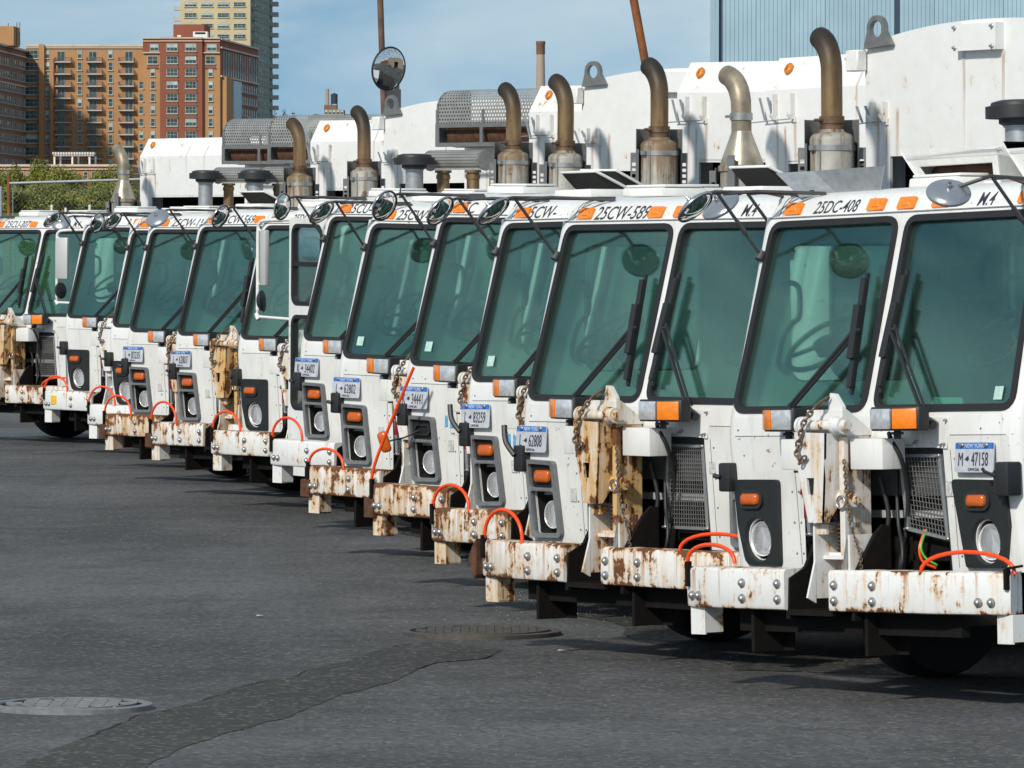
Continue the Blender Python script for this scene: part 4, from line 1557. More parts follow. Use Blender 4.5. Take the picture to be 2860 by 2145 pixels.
def cross_mirror(root, s, n, cx=1.10, cy=-.26, cz=2.70):
    """Round cross-view mirror on a two-rod arm off the roof with a strut down to the pillar."""
    def arm():
        b = B()
        ax = (s * 1.12, -.10, 2.785)
        b.tube([(s * .93, .47, 2.775), ax, (s * 1.135, -.17, 2.77), (s * cx, cy + .02, cz + .02)], .0105, 7)
        b.tube([(s * .80, .44, 2.767), (s * 1.02, .12, 2.785), (s * 1.11, -.05, 2.775)], .0105, 7)
        b.tube([(s * 1.12, -.08, 2.775), (s * 1.125, .225, 2.440)], .010, 7)
        b.tube([(s * 1.122, .06, 2.62), (s * 1.123, .12, 2.555)], .0145, 7)
        b.tube([(s * 1.125, .245, 2.452), (s * 1.125, .215, 2.408)], .024, 8)
        b.box(min(s * .90, s * .96), max(s * .90, s * .96), .42, .52, 2.762, 2.79)
        return b.done('mirror_arm', M['armgrey'], 50)
    part('mirror_arm', 'arm%d' % s, arm, root)
    rot = Vector(n).to_track_quat('Z', 'Y').to_euler()

    def back():
        return B().lathe([(.118, .006), (.120, 0), (.117, -.008), (.09, -.024), (.045, -.035), (.016, -.038), (.015, -.058), (.009, -.060), (.008, -.078), (0, -.078)], (0, 0, 0), (0, 0, 1), 28).done('cross_mirror', M['mirrorback'], 50)
    m = part('cross_mirror', 'cmb', back, root, (s * cx, cy, cz), rot)
    part('mirror_glass', 'cmg', lambda: B().lathe([(.106, .006), (.085, .020), (.058, .031), (.03, .038), (0, .040)], (0, 0, 0), (0, 0, 1), 28).done('mirror_glass', M['mirror'], 70), m)
    part('rim', 'cmr', lambda: B().tube([((.112) * cos(2 * pi * k / 28), .112 * sin(2 * pi * k / 28),   .006) for k in range(28)], .005, 6, False, True).done('rim', M['black'], 60), m)


def wiper(root, s):
    """s = -1: the blade on the picture's left pane."""
    def blade():
        b = B()
        a, c = ((-.192, 2.305), (-.148, 1.645)) if s < 0 else ((.133, 2.312), (.088, 1.648))
        P = lambda t, d, o=0: WS((a[0] + (c[0] - a[0]) * t + o, a[1] + (c[1] - a[1]) * t), d)
        for o, d0, d1, t0, t1 in ((-.010, .010, .030, 0, 1), (-.018, .03, .050, .05, .95), (-.024, .050, .072, .28, .72)):
            vs = [P(t, d, q) for t in (t0, t1) for d in (d0, d1) for q in (o, -o)]
            b.faces(vs, [(0, 2, 3, 1), (4, 5, 7, 6), (0, 1, 5, 4), (2, 6, 7, 3), (0, 4, 6, 2), (1, 3, 7, 5)])
        return b.done('wiper_blade', M['black'], 30)

    def arm():
        b = B()
        if s < 0:
            e, r1 = (-.170, 1.985), (-.60, 1.585)
            w = Vector((.028, -.012))
        else:
            e, r1 = (.118, 1.985), (.475, 1.545)
            w = Vector((.030, .020))
        for k in (0, 1):
            p = [WS((e[0] + w.x * k, e[1] + w.y * k), .060), WS((r1[0] + w.x * k * .8, r1[1] + w.y * k * .8), .05)]
            b.tube(p, .0125 if k == 0 else .009, 6)
        b.tube([WS(r1, .05), WS((r1[0] + (.03 if s > 0 else -.03), r1[1] - .06), .045)], .018, 8)
        b.tube([WS((r1[0] + (.0 if s > 0 else -.06), r1[1] - .055), .04), WS((r1[0] + (.10 if s > 0 else .0), r1[1] - .075), .035)], .024, 8)
        b.tube([WS((e[0] - .02, e[1]), .058), WS((e[0] + .05, e[1] - .005), .058)], .014, 6)
        return b.done('wiper_arm', M['black'], 50)
    a = part('wiper_arm', 'wa%d' % s, arm, root)
    part('wiper_blade', 'wb%d' % s, blade, a)


def plate_part(root, x, z, txt):
    p = part('license_plate', 'lp', lambda: B().plate(rrect(-.1525, .1525, -.080, .080, .014), [], XZ(0), -.004, 0.0).done('license_plate', M['plate'], 30), root,
             (x, fy(z) - .022, z), (-.075, 0, 0))
    part('blue_band', 'lpb', lambda: B().plate(rpoly([(-.148, .045), (.148, .045), (.148, .077), (-.148, .077)], [.002, .002, .012, .012]), [], XZ(0), -.0055, -.003).done('blue_band', M['plateblue'], 30), p)
    for k in (-1, 1):
        part('bolt', 'bolt_s', lambda: bolt_mesh(.011), p, (k * .095, -.005, .064))
    me = text_mesh(txt[0], .104, M['ink'], .52)
    put('lettering', me, p, (-.104, -.0055, -.014))
    put('lettering', text_mesh(txt[1:], .104, M['ink'], .50, spacing=1.02), p, (.044, -.0055, -.014))
    part('state_mark', 'lpm', lambda: B().plate([(-.075, -.012), (-.047, -.022), (-.040, -.010), (-.046, .008), (-.054, .004)], [], XZ(0), -.0055, -.003).done('state_mark', M['ink'], 30), p)
    part('lettering', 'lpny', lambda: text_mesh('NEW YORK', .032, M['paleink'], .9), p, (0, -.0062, .060))
    part('lettering', 'lpoff', lambda: text_mesh('OFFICIAL', .022, M['ink'], 1.0), p, (0, -.0055, -.066))


def hitch(root, rust, coupler):
    H = {}
    yb = -.33

    def blade():
        b = B()
        o = [(-.222, 1.452), (.026, 1.445), (.020, 1.30), (-.006, .965), (-.118, .965), (-.205, 1.28)]
        b.plate(o, [[(-.128, 1.205), (-.064, 1.205), (-.072, 1.115), (-.114, 1.115)]], XZ(yb), 0, .016)
        # webs folding back from both edges
        b.faces([(.026, yb, 1.445), (.020, yb, 1.30), (-.006, yb, .965), (-.006, yb + .05, .965), (.020, yb + .20, 1.18), (.026, yb + .24, 1.445)], [tuple(range(6))])
        b.faces([(-.222, yb, 1.452), (-.205, yb, 1.28), (-.118, yb, .965), (-.118, yb + .05, .965), (-.205, yb + .2, 1.18), (-.222, yb + .24, 1.452)], [tuple(range(6))])
        return b.done('plow_hook', M['rusty'], 30)
    part('plow_hook', 'hk', blade, root, rust=rust)

    def pin():
        b = B()
        b.tube([(-.255, -.27, 1.485), (.15, -.27, 1.485)], .030, 14)
        for x in (-.235, -.205, .045):
            b.tube([(x, -.27, 1.485), (x + .020, -.27, 1.485)], .050, 16)
        b.tube([(.065, -.27, 1.485), (.115, -.27, 1.485)], .046, 14)
        return b.done('hinge_pin', M['rusty'], 45)
    part('hinge_pin', 'hp', pin, root, rust=rust * .8)

    def head():
        b = B()
        b.box(-.255, .035, -.205, -.17, 1.43, 1.57)
        b.prism([(-.09, 1.57), (.03, 1.57), (.03, 1.585), (-.03, 1.655), (-.07, 1.66)], lambda p, d: (p[0], d, p[1]), -.20, -.175)
        b.prism([(-.17, 1.57), (-.17, 1.43), (.0, 1.43), (.0, 1.455)], lambda p, d: (d, p[0], p[1]), .012, .034)
        b.prism([(-.17, 1.57), (-.17, 1.43), (.0, 1.43), (.0, 1.455)], lambda p, d: (d, p[0], p[1]), -.254, -.232)
        b.box(-.24, .03, -.17, -.01, 1.425, 1.44)
        return b.done('hitch_head', M['rusty'], 30)
    part('hitch_head', 'hh', head, root, rust=rust * .6)

    def mast():
        b = B()
        b.box(.035, .055, -.235, -.03, .66, 1.425)
        b.box(.055, .075, -.235, -.205, .70, 1.425)
        b.box(-.27, -.25, -.16, -.03, .66, 1.425)
        b.tube([(.055, -.19, 1.085), (-.06, -.19, 1.085)], .046, 14)
        return b.done('hitch_mast', M['rusty'], 30)
    part('hitch_mast', 'hm', mast, root, rust=min(1, rust * 1.1))
    part('mast_back', 'mbk', lambda: B().box(-.25, .035, -.06, -.045, .66, 1.40).done('mast_back', M['frame'], 30), root)

    def tabs():
        b = B()
        b.box(-.02, .034, -.20, -.185, 1.30, 1.36)
        b.box(.056, .10, -.21, -.19, 1.04, 1.13)
        b.tube([(.056, -.20, 1.085), (.115, -.20, 1.085)], .040, 14)
        b.tube([(.115, -.20, 1.085), (.14, -.20, 1.085)], .020, 10)
        b.tube([(.056, -.14, .74), (.12, -.14, .74)], .026, 10)
        b.box(-.10, -.03, -.28, -.262, .90, .955)
        b.tube([(-.07, -.26, .93), (-.07, -.20, .93)], .022, 8)
        return b.done('mast_lug', M['rusty'], 35)
    part('mast_lug', 'mlg', tabs, root, rust=min(1, rust * 1.2))
    part('mast_spring', 'msp', lambda: B().tube([(-.02 + .03 * cos(q * .8), -.17 + .03 * sin(q * .8), .80 + q * .0028) for q in range(60)], .007, 5).done('mast_spring', M['rustbrown'], 60), root)
    part('pin_ring', 'pr', lambda: B().tube([(.075 + .0, -.245 + .006 * cos(a), 1.07 + .036 * sin(a)) if False else (.06 + .034 * cos(a), -.25, 1.072 + .034 * sin(a)) for a in [2 * pi * k / 14 for k in range(14)]], .006, 6, False, True).done('pin_ring', M['steel'], 60), root)

    def socket():
        b = B()
        b.box(-.115, -.10, -.30, -.05, .555, .96)
        b.box(.145, .16, -.28, -.05, .60, .90)
        b.box(-.10, .145, -.24, -.05, .765, .785)
        b.box(-.10, .145, -.12, -.10, .54, .765)
        b.prism([(-.30, .76), (-.30, .53), (-.36, .56)], lambda p, d: (d, p[0], p[1]), -.112, -.098)
        b.tube([(.04, -.13, .60), (.04, -.18, .60)], .05, 14)
        b.tube([(.04, -.18, .60), (.04, -.215, .60)], .032, 12)
        b.box(-.1, .05, -.2, -.1, .785, .80)
        return b.done('hitch_socket', M['rusty'], 30)
    part('hitch_socket', 'hs', socket, root, rust=rust * .75)

    def cheeks():
        b = B()
        b.prism([(-.02, .94), (-.07, .95), (-.13, .90), (-.27, .70), (-.29, .44), (-.02, .44)], lambda p, d: (d, p[0], p[1]), .175, .20)
        b.prism([(-.02, .90), (-.06, .90), (-.16, .72), (-.28, .66), (-.29, .44), (-.02, .44)], lambda p, d: (d, p[0], p[1]), -.36, -.335)
        b.box(-.9, .9, -.16, -.10, .36, .48)
        b.box(-.35, .02, -.29, -.02, .46, .49)
        return b.done('push_frame', M['frame'], 30)
    part('push_frame', 'pf', cheeks, root)

    def ram():
        b = B()
        b.tube([(.085, -.245, .70), (.115, -.235, .87)], .024, 12)
        b.tube([(.115, -.235, .87), (.13, -.23, .95)], .012, 8)
        b.tube([(.13, -.23, .94), (.132, -.229, .965)], .022, 8)
        return b.done('lift_ram', M['steel'], 45)
    part('lift_ram', 'lr', ram, root)
    part('chain', 'ch1', lambda: chain_mesh([(-.055, -.225, 1.635), (-.10, -.29, 1.58), (-.125, -.345, 1.50), (-.150, -.352, 1.42), (-.175, -.358, 1.345), (-.14, -.36, 1.29), (-.10, -.358, 1.32)], .042, .0062), root)
    part('chain', 'ch2', lambda: chain_mesh([(.08, -.24, 1.30), (.10, -.245, 1.12), (.13, -.25, .96), (.20, -.24, .78), (.205, -.24, .66)], .028, .0035), root)
    # white boxes that carry the plow lamps
    for x0, x1 in ((.085, .345), (-.485, -.26)):
        part('lamp_bracket', 'lbk%.2f' % x0, lambda x0=x0, x1=x1: B().box(x0, x1, -.20, -.035, 1.247, 1.413).bevel(.006, 2).done('lamp_bracket', M['white'], 40), root)
    # air coupler under the picture-left bracket

    def coup():
        b = B()
        b.box(-.45, -.30, -.14, -.04, 1.228, 1.240)
        b.lathe([(.018, 0), (.030, .02), (.034, .05), (.022, .07), (.030, .09), (.034, .13), (.02, .16)], (-.345, -.10, 1.225), (0, 0, -1), 12)
        b.tube([(-.35, -.11, 1.15), (-.40, -.12, 1.13), (-.405, -.12, 1.11)], .016, 8)
        b.box(-.395, -.36, -.12, -.105, .98, 1.09)
        return b.done('air_coupler', M[coupler], 45)
    part('air_coupler', 'cp' + coupler, coup, root)
    part('chain', 'ch3', lambda: chain_mesh([(-.33, -.11, 1.10), (-.335, -.115, 1.03), (-.30, -.115, 1.00), (-.28, -.11, 1.06)], .028, .0035), root)

    def hoses():
        b = B()
        def arc(pts, r):
            b.tube(spline(pts, 5), r, 7)
        arc([(.29, -.10, 1.44), (.33, -.12, 1.40), (.36, -.08, 1.30), (.30, .02, 1.12), (.24, .05, .90), (.25, .0, .72), (.30, -.02, .60)], .013)
        arc([(.22, .02, 1.36), (.20, .03, 1.15), (.24, .0, .95), (.31, -.04, .84), (.33, -.06, .74), (.28, -.05, .66)], .011)
        arc([(-.33, .0, 1.10), (-.40, -.03, .98), (-.36, -.06, .85), (-.30, -.03, .75)], .016)
        arc([(-.02, -.12, 1.44), (.0, -.13, 1.30), (-.03, -.12, 1.15), (-.05, -.13, .98), (-.02, -.14, .82)], .009)
        arc([(-.05, -.11, 1.44), (-.04, -.11, 1.28), (-.06, -.11, 1.12), (-.08, -.12, .95)], .009)
        arc([(.10, .0, 1.2), (.14, .02, 1.0), (.12, .0, .8), (.16, -.02, .62)], .014)
        return b.done('hydraulic_hose', M['black'], 60)
    part('hydraulic_hose', 'hyd', hoses, root)


def spline(pts, n=6):
    pts = [Vector(p) for p in pts]
    out = []
    for i in range(len(pts) - 1):
        p0 = pts[max(i - 1, 0)]; p1 = pts[i]; p2 = pts[i + 1]; p3 = pts[min(i + 2, len(pts) - 1)]
        for k in range(n):
            t = k / n
            out.append(0.5 * ((2 * p1) + (p2 - p0) * t + (2 * p0 - 5 * p1 + 4 * p2 - p3) * t * t + (3 * p1 - p0 - 3 * p2 + p3) * t ** 3))
    out.append(pts[-1])
    return out


def hose_arc(root, key, xa, xb, ya, yb, z0, h, straight=None):
    def mk():
        if straight:
            pts = spline(straight, 5)
        else:
            pts = []
            for k in range(15):
                a = pi * k / 14
                t = (1 - cos(a)) / 2
                pts.append((xa + (xb - xa) * t, ya + (yb - ya) * t, z0 + h * sin(a) ** .85))
        return B().tube(pts, .0115, 9).done('orange_hose', M['hose'], 60)
    part('orange_hose', key, mk, root)


# ------------------------------------------------------------------ exhausts, bodies
def half_shield(x, y, r, z0, z1, holes_to):
    """Half-round heat shield behind a muffler, its two free edges perforated."""
    b = B()
    ring = []
    for k in range(17):
        a = radians(30 + 226 * k / 16)
        ring.append((x + r * cos(a), y + r * sin(a)))
    n = len(ring)
    for rr, flip in ((0, 0),):
        vs = [(p[0], p[1], z) for z in (z0, z1) for p in ring]
        b.faces(vs, [(i, i + 1, n + i + 1, n + i) for i in range(1, n - 2)])
    b.faces([(p[0], p[1], z) for z in (z0, z1) for p in ring[:2]] , [(0, 1, 3, 2)])
    b.faces([(p[0], p[1], z) for z in (z0, z1 - .15) for p in ring[-2:]] , [(0, 1, 3, 2)])
    d = Vector((cos(radians(53)), sin(radians(53))))
    for s in (-1, 1):
        p = Vector((x, y)) + d * s * (r - .012)
        q = p + d * s * .052
        L = .052

        def fn(uv, dd):
            w = p.lerp(q, uv[0] / L)
            return (w.x, w.y, uv[1])
        k = int((holes_to - z0 - .06) / .042)
        holes = [rrect(.012, .040, z0 + .03 + i * .042, z0 + .054 + i * .042, .005, 2) for i in range(k)]
        b.plate([(0, z0), (L, z0), (L, holes_to), (0, holes_to)], holes, fn, 0, 0.0)
    return b


def exhaust_muffler(root, key, x=-.74, y=2.1, zt=0.0, grime=0.0):
    r = .140
    part('muffler', 'mf%.1f' % grime, lambda: B().lathe([(r, 2.2), (r, 3.150), (r - .005, 3.165), (r - .02, 3.182), (.085, 3.195), (.070, 3.225)], (x, y, 0), (0, 0, 1), 26).done('muffler', M['mufflerold' if grime else 'muffler'], 35), root)

    def band():
        b = B()
        for z0, z1 in ((3.080, 3.115), (2.62, 2.66)):
            b.lathe([(r + .002, z0), (r + .006, z0), (r + .006, z1), (r + .002, z1)], (x, y, 0), (0, 0, 1), 26)
        b.box(x - .02, x + .02, y - r - .03, y - r, 3.083, 3.112)
        b.box(x + .045, x + .051, y - r * .97 - .004, y - r * .8, 2.3, 3.15)
        return b.done('clamp', M['steel'], 40)
    part('clamp', 'mb', band, root)

    def collar():
        b = B()
        b.lathe([(.070, 3.215), (.077, 3.215), (.077, 3.235), (.071, 3.24), (.071, 3.25), (.079, 3.25), (.079, 3.295), (.070, 3.295)], (x, y, 0), (0, 0, 1), 20)
        b.tube([(x - .075, y - .075, 3.272), (x + .01, y - .09, 3.272)], .010, 8)
        return b.done('pipe_clamp', M['rustclamp'], 40)
    part('pipe_clamp', 'mb2', collar, root)

    def pipe():
        R_ = .215
        p = [(x, y, 3.20), (x, y, 3.35), (x, y, 3.47)]
        for k in range(1, 11):
            a_ = radians(76) * k / 10
            d = R_ * (1 - cos(a_))
            p.append((x - d * .97, y + d * .22, 3.545 + R_ * sin(a_) * 1.08))
        p = [(q[0], q[1], q[2] + zt) for q in p]
        b = B()
        b.tube(p, [.067, .067, .067, .067, .0675, .068, .069, .070, .071, .072, .072, .072, .070], 20, False)
        b.tube(p, [.062] * 13, 20, False)
        return b.done('exhaust_pipe', M['pipe'], 60)
    part('exhaust_pipe', 'xp%.2f' % zt, pipe, root)
    part('heat_shield', 'hsd', lambda: half_shield(x, y, .172, 2.3, 3.275, 3.10).done('heat_shield', M['shield'], 30), root)


def exhaust_cone(root, x=-.74, y=2.1):
    part('muffler', 'mfc', lambda: B().lathe([(.150, 2.2), (.150, 2.97), (.165, 2.975), (.165, 3.01), (.155, 3.015)], (x, y, 0), (0, 0, 1), 26).done('muffler', M['mufflerold'], 35), root)
    part('exhaust_cone', 'mcc', lambda: B().lathe([(.152, 3.015), (.148, 3.035), (.073, 3.235), (.070, 3.25)], (x, y, 0), (0, 0, 1), 26).done('exhaust_cone', M['cone'], 35), root)
    part('pipe_clamp', 'mcl', lambda: B().lathe([(.073, 3.325), (.079, 3.325), (.079, 3.375), (.073, 3.375)], (x, y, 0), (0, 0, 1), 20).tube([(x - .075, y - .075, 3.352), (x + .0, y - .085, 3.352)], .010, 8).done('pipe_clamp', M['steel'], 40), root)

    def pipe():
        R_ = .165
        p = [(x, y, 3.24), (x, y, 3.36)]
        for k in range(1, 9):
            a_ = radians(78) * k / 8
            p.append((x - R_ * (1 - cos(a_)) * 1.35, y + .03 * (1 - cos(a_)), 3.42 + R_ * sin(a_) * 1.38))
        return B().tube(p, [.070, .070, .071, .072, .073, .073, .073, .072, .071, .070], 20, False).tube(p, .063, 20, False).done('exhaust_pipe', M['pipeclean'], 60)
    part('exhaust_pipe', 'xpc', pipe, root)

    def sh():
        b = half_shield(x, y, .185, 2.3, 3.0, 2.98)
        b.box(x + .05, x + .12, y - .175, y - .165, 2.55, 3.08)
        return b.done('heat_shield', M['shield'], 30)
    part('heat_shield', 'hsc', sh, root)


def body_core(root):
    def dark():
        b = B()
        b.box(-1.15, 1.15, 3.05, 3.10, 1.0, 3.3)  # near-black wall stands in for the shade in the gap below the body
        b.box(-.9, .9, 1.95, 7.2, .62, .95)
        return b.done('frame_rails_gap_shade', M['frame'], 30)
    part('frame_rails_gap_shade', 'frr', dark, root)


def hooks(root, y, xs, z0, z1):
    for q, x in enumerate(xs):
        def mk():
            b = B()
            b.box(-.005, .005, -.045, 0, 0, z1 - z0)
            b.prism([(-.045, 0), (-.075, .03), (-.075, .05), (-.04, .03)], lambda p, d: (d, p[0], p[1]), -.005, .005)
            b.box(-.015, .015, -.012, 0, -.02, .02)
            return b.done('body_hook', M['rusty'], 30)
        part('body_hook', 'bh%.3f' % (z1 - z0), mk, root, (x, y, z0), rust=.45)
    part('body_rod', 'brd%.2f' % z0, lambda: B().tube([(xs[0] - .24, y - .03, z0 - .012), (xs[1], y - .03, z0 + .004)], .0045, 5).done('body_rod', M['galv'], 50), root)
    for dx in (-.115, -.03):
        def bar():
            b = B()
            b.prism([(-.045, z1 - z0 - .02), (-.025, z1 - z0 - .02), (.030, 0), (.012, 0)], lambda p, d: (p[0], d, p[1]), -.035, -.028)
            return b.done('body_brace', M['galv'], 30)
        part('body_brace', 'bb%.3f' % (z1 - z0), bar, root, (xs[0] + dx, y, z0))


def body_curved(root):
    y = 2.76

    def shell():
        b = B()
        top = [(-1.2 + 2.4 * k / 16, 3.765 + .125 * (1 - abs(-1 + k / 8) ** 2.2)) for k in range(17)]
        poly = [(1.2, 3.055), (-.96, 3.055), (-.96, 2.2), (-1.2, 2.2)] + top
        b.plate(poly, [], XZ(y), 0, .02)
        n = len(top)
        vs = [(p[0], y + .02, p[1]) for p in top] + [(p[0], y + 3.8, p[1]) for p in top]
        b.faces(vs, [(i, i + 1, n + i + 1, n + i) for i in range(n - 1)])
        for s in (-1, 1):
            b.faces([(s * 1.2, y + .02, 1.0), (s * 1.2, y + 3.8, 1.0), (s * 1.2, y + 3.8, 3.765), (s * 1.2, y + .02, 3.765)], [(0, 1, 2, 3)])
        # hatch box and the shallow channel below it
        b.box(-.27, .13, y - .07, y, 3.695, 3.862)
        b.box(-.255, -.235, y - .008, y, 3.09, 3.69)
        b.box(.115, .135, y - .008, y, 3.09, 3.69)
        return b.done('hopper_body', M['body'], 35)
    part('hopper_body', 'bcu', shell, root, rust=.10)
    for x, z in ((-.25, 3.84), (.10, 3.84), (-.25, 3.715), (.10, 3.715)):
        part('bolt', 'bolt_r', lambda: bolt_mesh(.014), root, (x, y - .07, z))

    def eye():
        hole = [(-1.045 + .060 * cos(2 * pi * k / 14), 3.862 + .056 * sin(2 * pi * k / 14)) for k in range(14)]
        arc = [(-1.045 + .088 * cos(radians(a)), 3.862 + .088 * sin(radians(a))) for a in range(-10, 191, 20)]
        b = B()
        b.plate([(-1.165, 3.74), (-.90, 3.76)] + arc, [hole], XZ(y - .01), 0, -.035)
        return b.done('lifting_eye', M['shield'], 35)
    part('lifting_eye', 'eye', eye, root)

    def jb():
        b = B().box(-1.29, -1.17, y - .09, y - .01, 3.60, 3.735)
        b.tube([(-1.29, y - .05, 3.69), (-1.335, y - .05, 3.69)], .02, 8)
        return b.bevel(.01, 1).done('junction_box', M['whitetrim'], 40)
    part('junction_box', 'jbx', jb, root)
    hooks(root, y, (-1.10, -.985), 3.275, 3.40)


def body_chamfer(root):
    y = 2.72

    def shell():
        b = B()
        P = [(y, 3.05), (y, 3.555), (y + .14, 3.785), (y + 3.8, 3.785)]
        for s0, s1 in ((-1.2, 1.2),):
            vs = [(s0, p, z) for p, z in P] + [(s1, p, z) for p, z in P]
            b.faces(vs, [(i, i + 1, 5 + i, 4 + i) for i in range(3)])
        for s in (-1.2, 1.2):
            b.faces([(s, y, 2.2), (s, y, 3.555), (s, y + .14, 3.785), (s, y + 3.8, 3.785), (s, y + 3.8, 2.2)], [(0, 1, 2, 3, 4)])
        b.box(-1.2, -.96, y, y + .02, 2.2, 3.05)
        b.box(-.96, 1.2, y - .0, y + .02, 3.035, 3.055)
        return b.done('hopper_body', M['body'], 30)
    part('hopper_body', 'bch', shell, root, rust=.16)
    def lamp():
        return oval_marker(.070, .092, 'x', M['amberdk2'])
    part('marker_lamp', 'body_amber', lamp, root, (-1.03, y + .082, 3.70), (radians(-31), 0, 0))
    hooks(root, y, (-1.07, -.885), 3.345, 3.525)


def body_perforated(root):
    """White body with the perforated radiator cover on top and the guarded twin-pipe exhaust in front."""
    y0 = 2.55
    part('hopper_body', 'bpf', lambda: B().box(-1.2, 1.2, 3.0, 6.6, 1.0, 3.40).box(-1.2, .2, 2.95, 3.0, 2.6, 3.62).done('hopper_body', M['body'], 30), root, rust=.15)

    def cover():
        w, flat, r = 2.2, .14, .20
        arc = r * pi / 2
        H = flat + arc + .25

        def fn(u, v):
            x = -1.16 + u
            if v < flat:
                return (x, y0, 3.585 + v)
            a = (v - flat) / r
            if a < pi / 2:
                return (x, y0 + r * (1 - cos(a)), 3.585 + flat + r * sin(a))
            return (x, y0 + r + (v - flat - arc), 3.585 + flat + r)
        b = perf_sheet(fn, w, H, 58, 20)

        def fe(u, v):
            return (-1.16, y0 + .03 + u, 3.60 + v)
        return b.done('perforated_cover', M['perf'], 50, weld=True)
    c = part('perforated_cover', 'pcv', cover, root)

    def frame():
        b = B()
        b.plate([(-1.17, 3.375), (1.05, 3.375), (1.05, 3.60), (-1.17, 3.60)],
                [rrect(-1.12, -.55, 3.415, 3.560, .01, 2), rrect(-.51, .16, 3.415, 3.560, .01, 2), rrect(.2, 1.0, 3.415, 3.560, .01, 2)], XZ(y0 - .004), 0, -.012)
        for x in (-1.17, -.53, .18, 1.03):
            b.box(x, x + .03, y0 - .010, y0, 3.58, 3.73)
        pts = [(.19 * (1 - cos(a)), .19 * sin(a)) for a in [pi / 2 * k / 6 for k in range(7)]]
        side = [(y0, 3.385)] + [(y0 + p, 3.73 + q) for p, q in pts] + [(y0 + .45, 3.92), (y0 + .45, 3.385)]
        b.prism(side, lambda p, d: (d, p[0], p[1]), -1.172, -1.160)
        b.box(-1.16, 1.04, y0 + .2, y0 + .46, 3.375, 3.385)
        return b.done('cover_frame', M['shield'], 35)
    part('cover_frame', 'pcf', frame, c)
    part('roll', 'prl', lambda: B().tube([(-1.1, y0 + .2, 3.50), (1.0, y0 + .2, 3.50)], .13, 16).done('roll', M['rustbrown'], 45), c)

    def guard():
        r, w = .10, .76
        def fn(u, v):
            a = -radians(60) + v / r
            return (-.73 + u, 2.06 - r * cos(a), 3.235 + r * sin(a))
        b = perf_sheet(fn, w, r * radians(240), 24, 14, .36, .22)
        for x in (-.73, .03):
            b.lathe([(.0, -.004), (.10, -.004), (.10, .004), (0, .004)], (x, 2.06, 3.235), (1, 0, 0), 16)
        return b.done('muffler_guard', M['perf'], 50)
    part('muffler_guard', 'mgd', guard, root)

    def pipes():
        b = B()
        b.tube([(-.70, 2.06, 3.235), (0, 2.06, 3.235)], .075, 14)
        for x in (-.55, -.14):
            b.tube([(x, 2.06, 2.5), (x, 2.06, 3.13)], .060, 16)
            b.lathe([(.061, 3.06), (.068, 3.06), (.068, 3.10), (.061, 3.10)], (x, 2.06, 0), (0, 0, 1), 16)
            b.lathe([(.062, 3.12), (.080, 3.12), (.080, 3.145), (.062, 3.145)], (x, 2.06, 0), (0, 0, 1), 16)
        return b.done('exhaust_pipe', M['pipe'], 50)
    part('exhaust_pipe', 'gpp', pipes, root)

    def mush():
        b = B()
        b.lathe([(.085, 2.5), (.085, 3.14), (.095, 3.145), (.095, 3.17)], (-.62, 1.75, 0), (0, 0, 1), 22)
        return b.done('air_intake', M['galv'], 40)
    mi = part('air_intake', 'mus', mush, root)
    part('intake_cap', 'mcp', lambda: B().lathe([(.09, 3.15), (.12, 3.165), (.12, 3.19), (.195, 3.195), (.195, 3.262), (.168, 3.266), (.160, 3.285), (.11, 3.298), (0, 3.300)], (-.62, 1.75, 0), (0, 0, 1), 26).done('intake_cap', M['black'], 40), mi)


def wheel(root, x, y, z):
    s = 1 if x > 0 else -1
    t = part('wheel', 'wt%d' % s, lambda: B().lathe([(.29, -.13), (.40, -.15), (.48, -.14), (.505, -.10), (.51, 0), (.505, .10), (.48, .14), (.40, .15), (.29, .13)], (0, 0, 0), (s, 0, 0), 32).done('tyre', M['tyre'], 40), root, (x, y, z))
    part('rim', 'wr%d' % s, lambda: B().lathe([(.29, -.12), (.29, .12), (.27, .10), (.22, .06), (.12, .04), (.10, .12), (0, .12)], (0, 0, 0), (s, 0, 0), 24).done('rim', M['whitetrim'], 40), t)


def roof_vent(root, x, y, opened):
    b0 = lambda: B().prism([(-.20, 0), (.20, 0), (.19, .055), (-.19, .055)], lambda p, d: (p[0], d, p[1]), -.18, .18).bevel(.012, 2).done('roof_vent', M['whitetrim'], 45)
    v = part('roof_vent', 'rv', b0, root, (x, y, 2.79))
    def lid():
        b = B().box(-.195, .195, -.30, .0, 0, .016)
        return b.bevel(.007, 2).done('vent_lid', M['whitetrim'], 45)
    l = part('vent_lid', 'rvl', lid, v, (0, .15, .058), (radians(-22 if opened else 0), 0, 0))
    part('vent_screen', 'rvs%d' % opened, lambda: B().prism([(-.29, -.001), (-.01, -.001), (-.01, -.10), (-.27, -.012)] if opened else [(-.29, -.001), (-.01, -.001), (-.01, -.01), (-.29, -.01)], lambda p, d: (d, p[0], p[1]), -.175, .175).done('vent_screen', M['void'], 30), l)


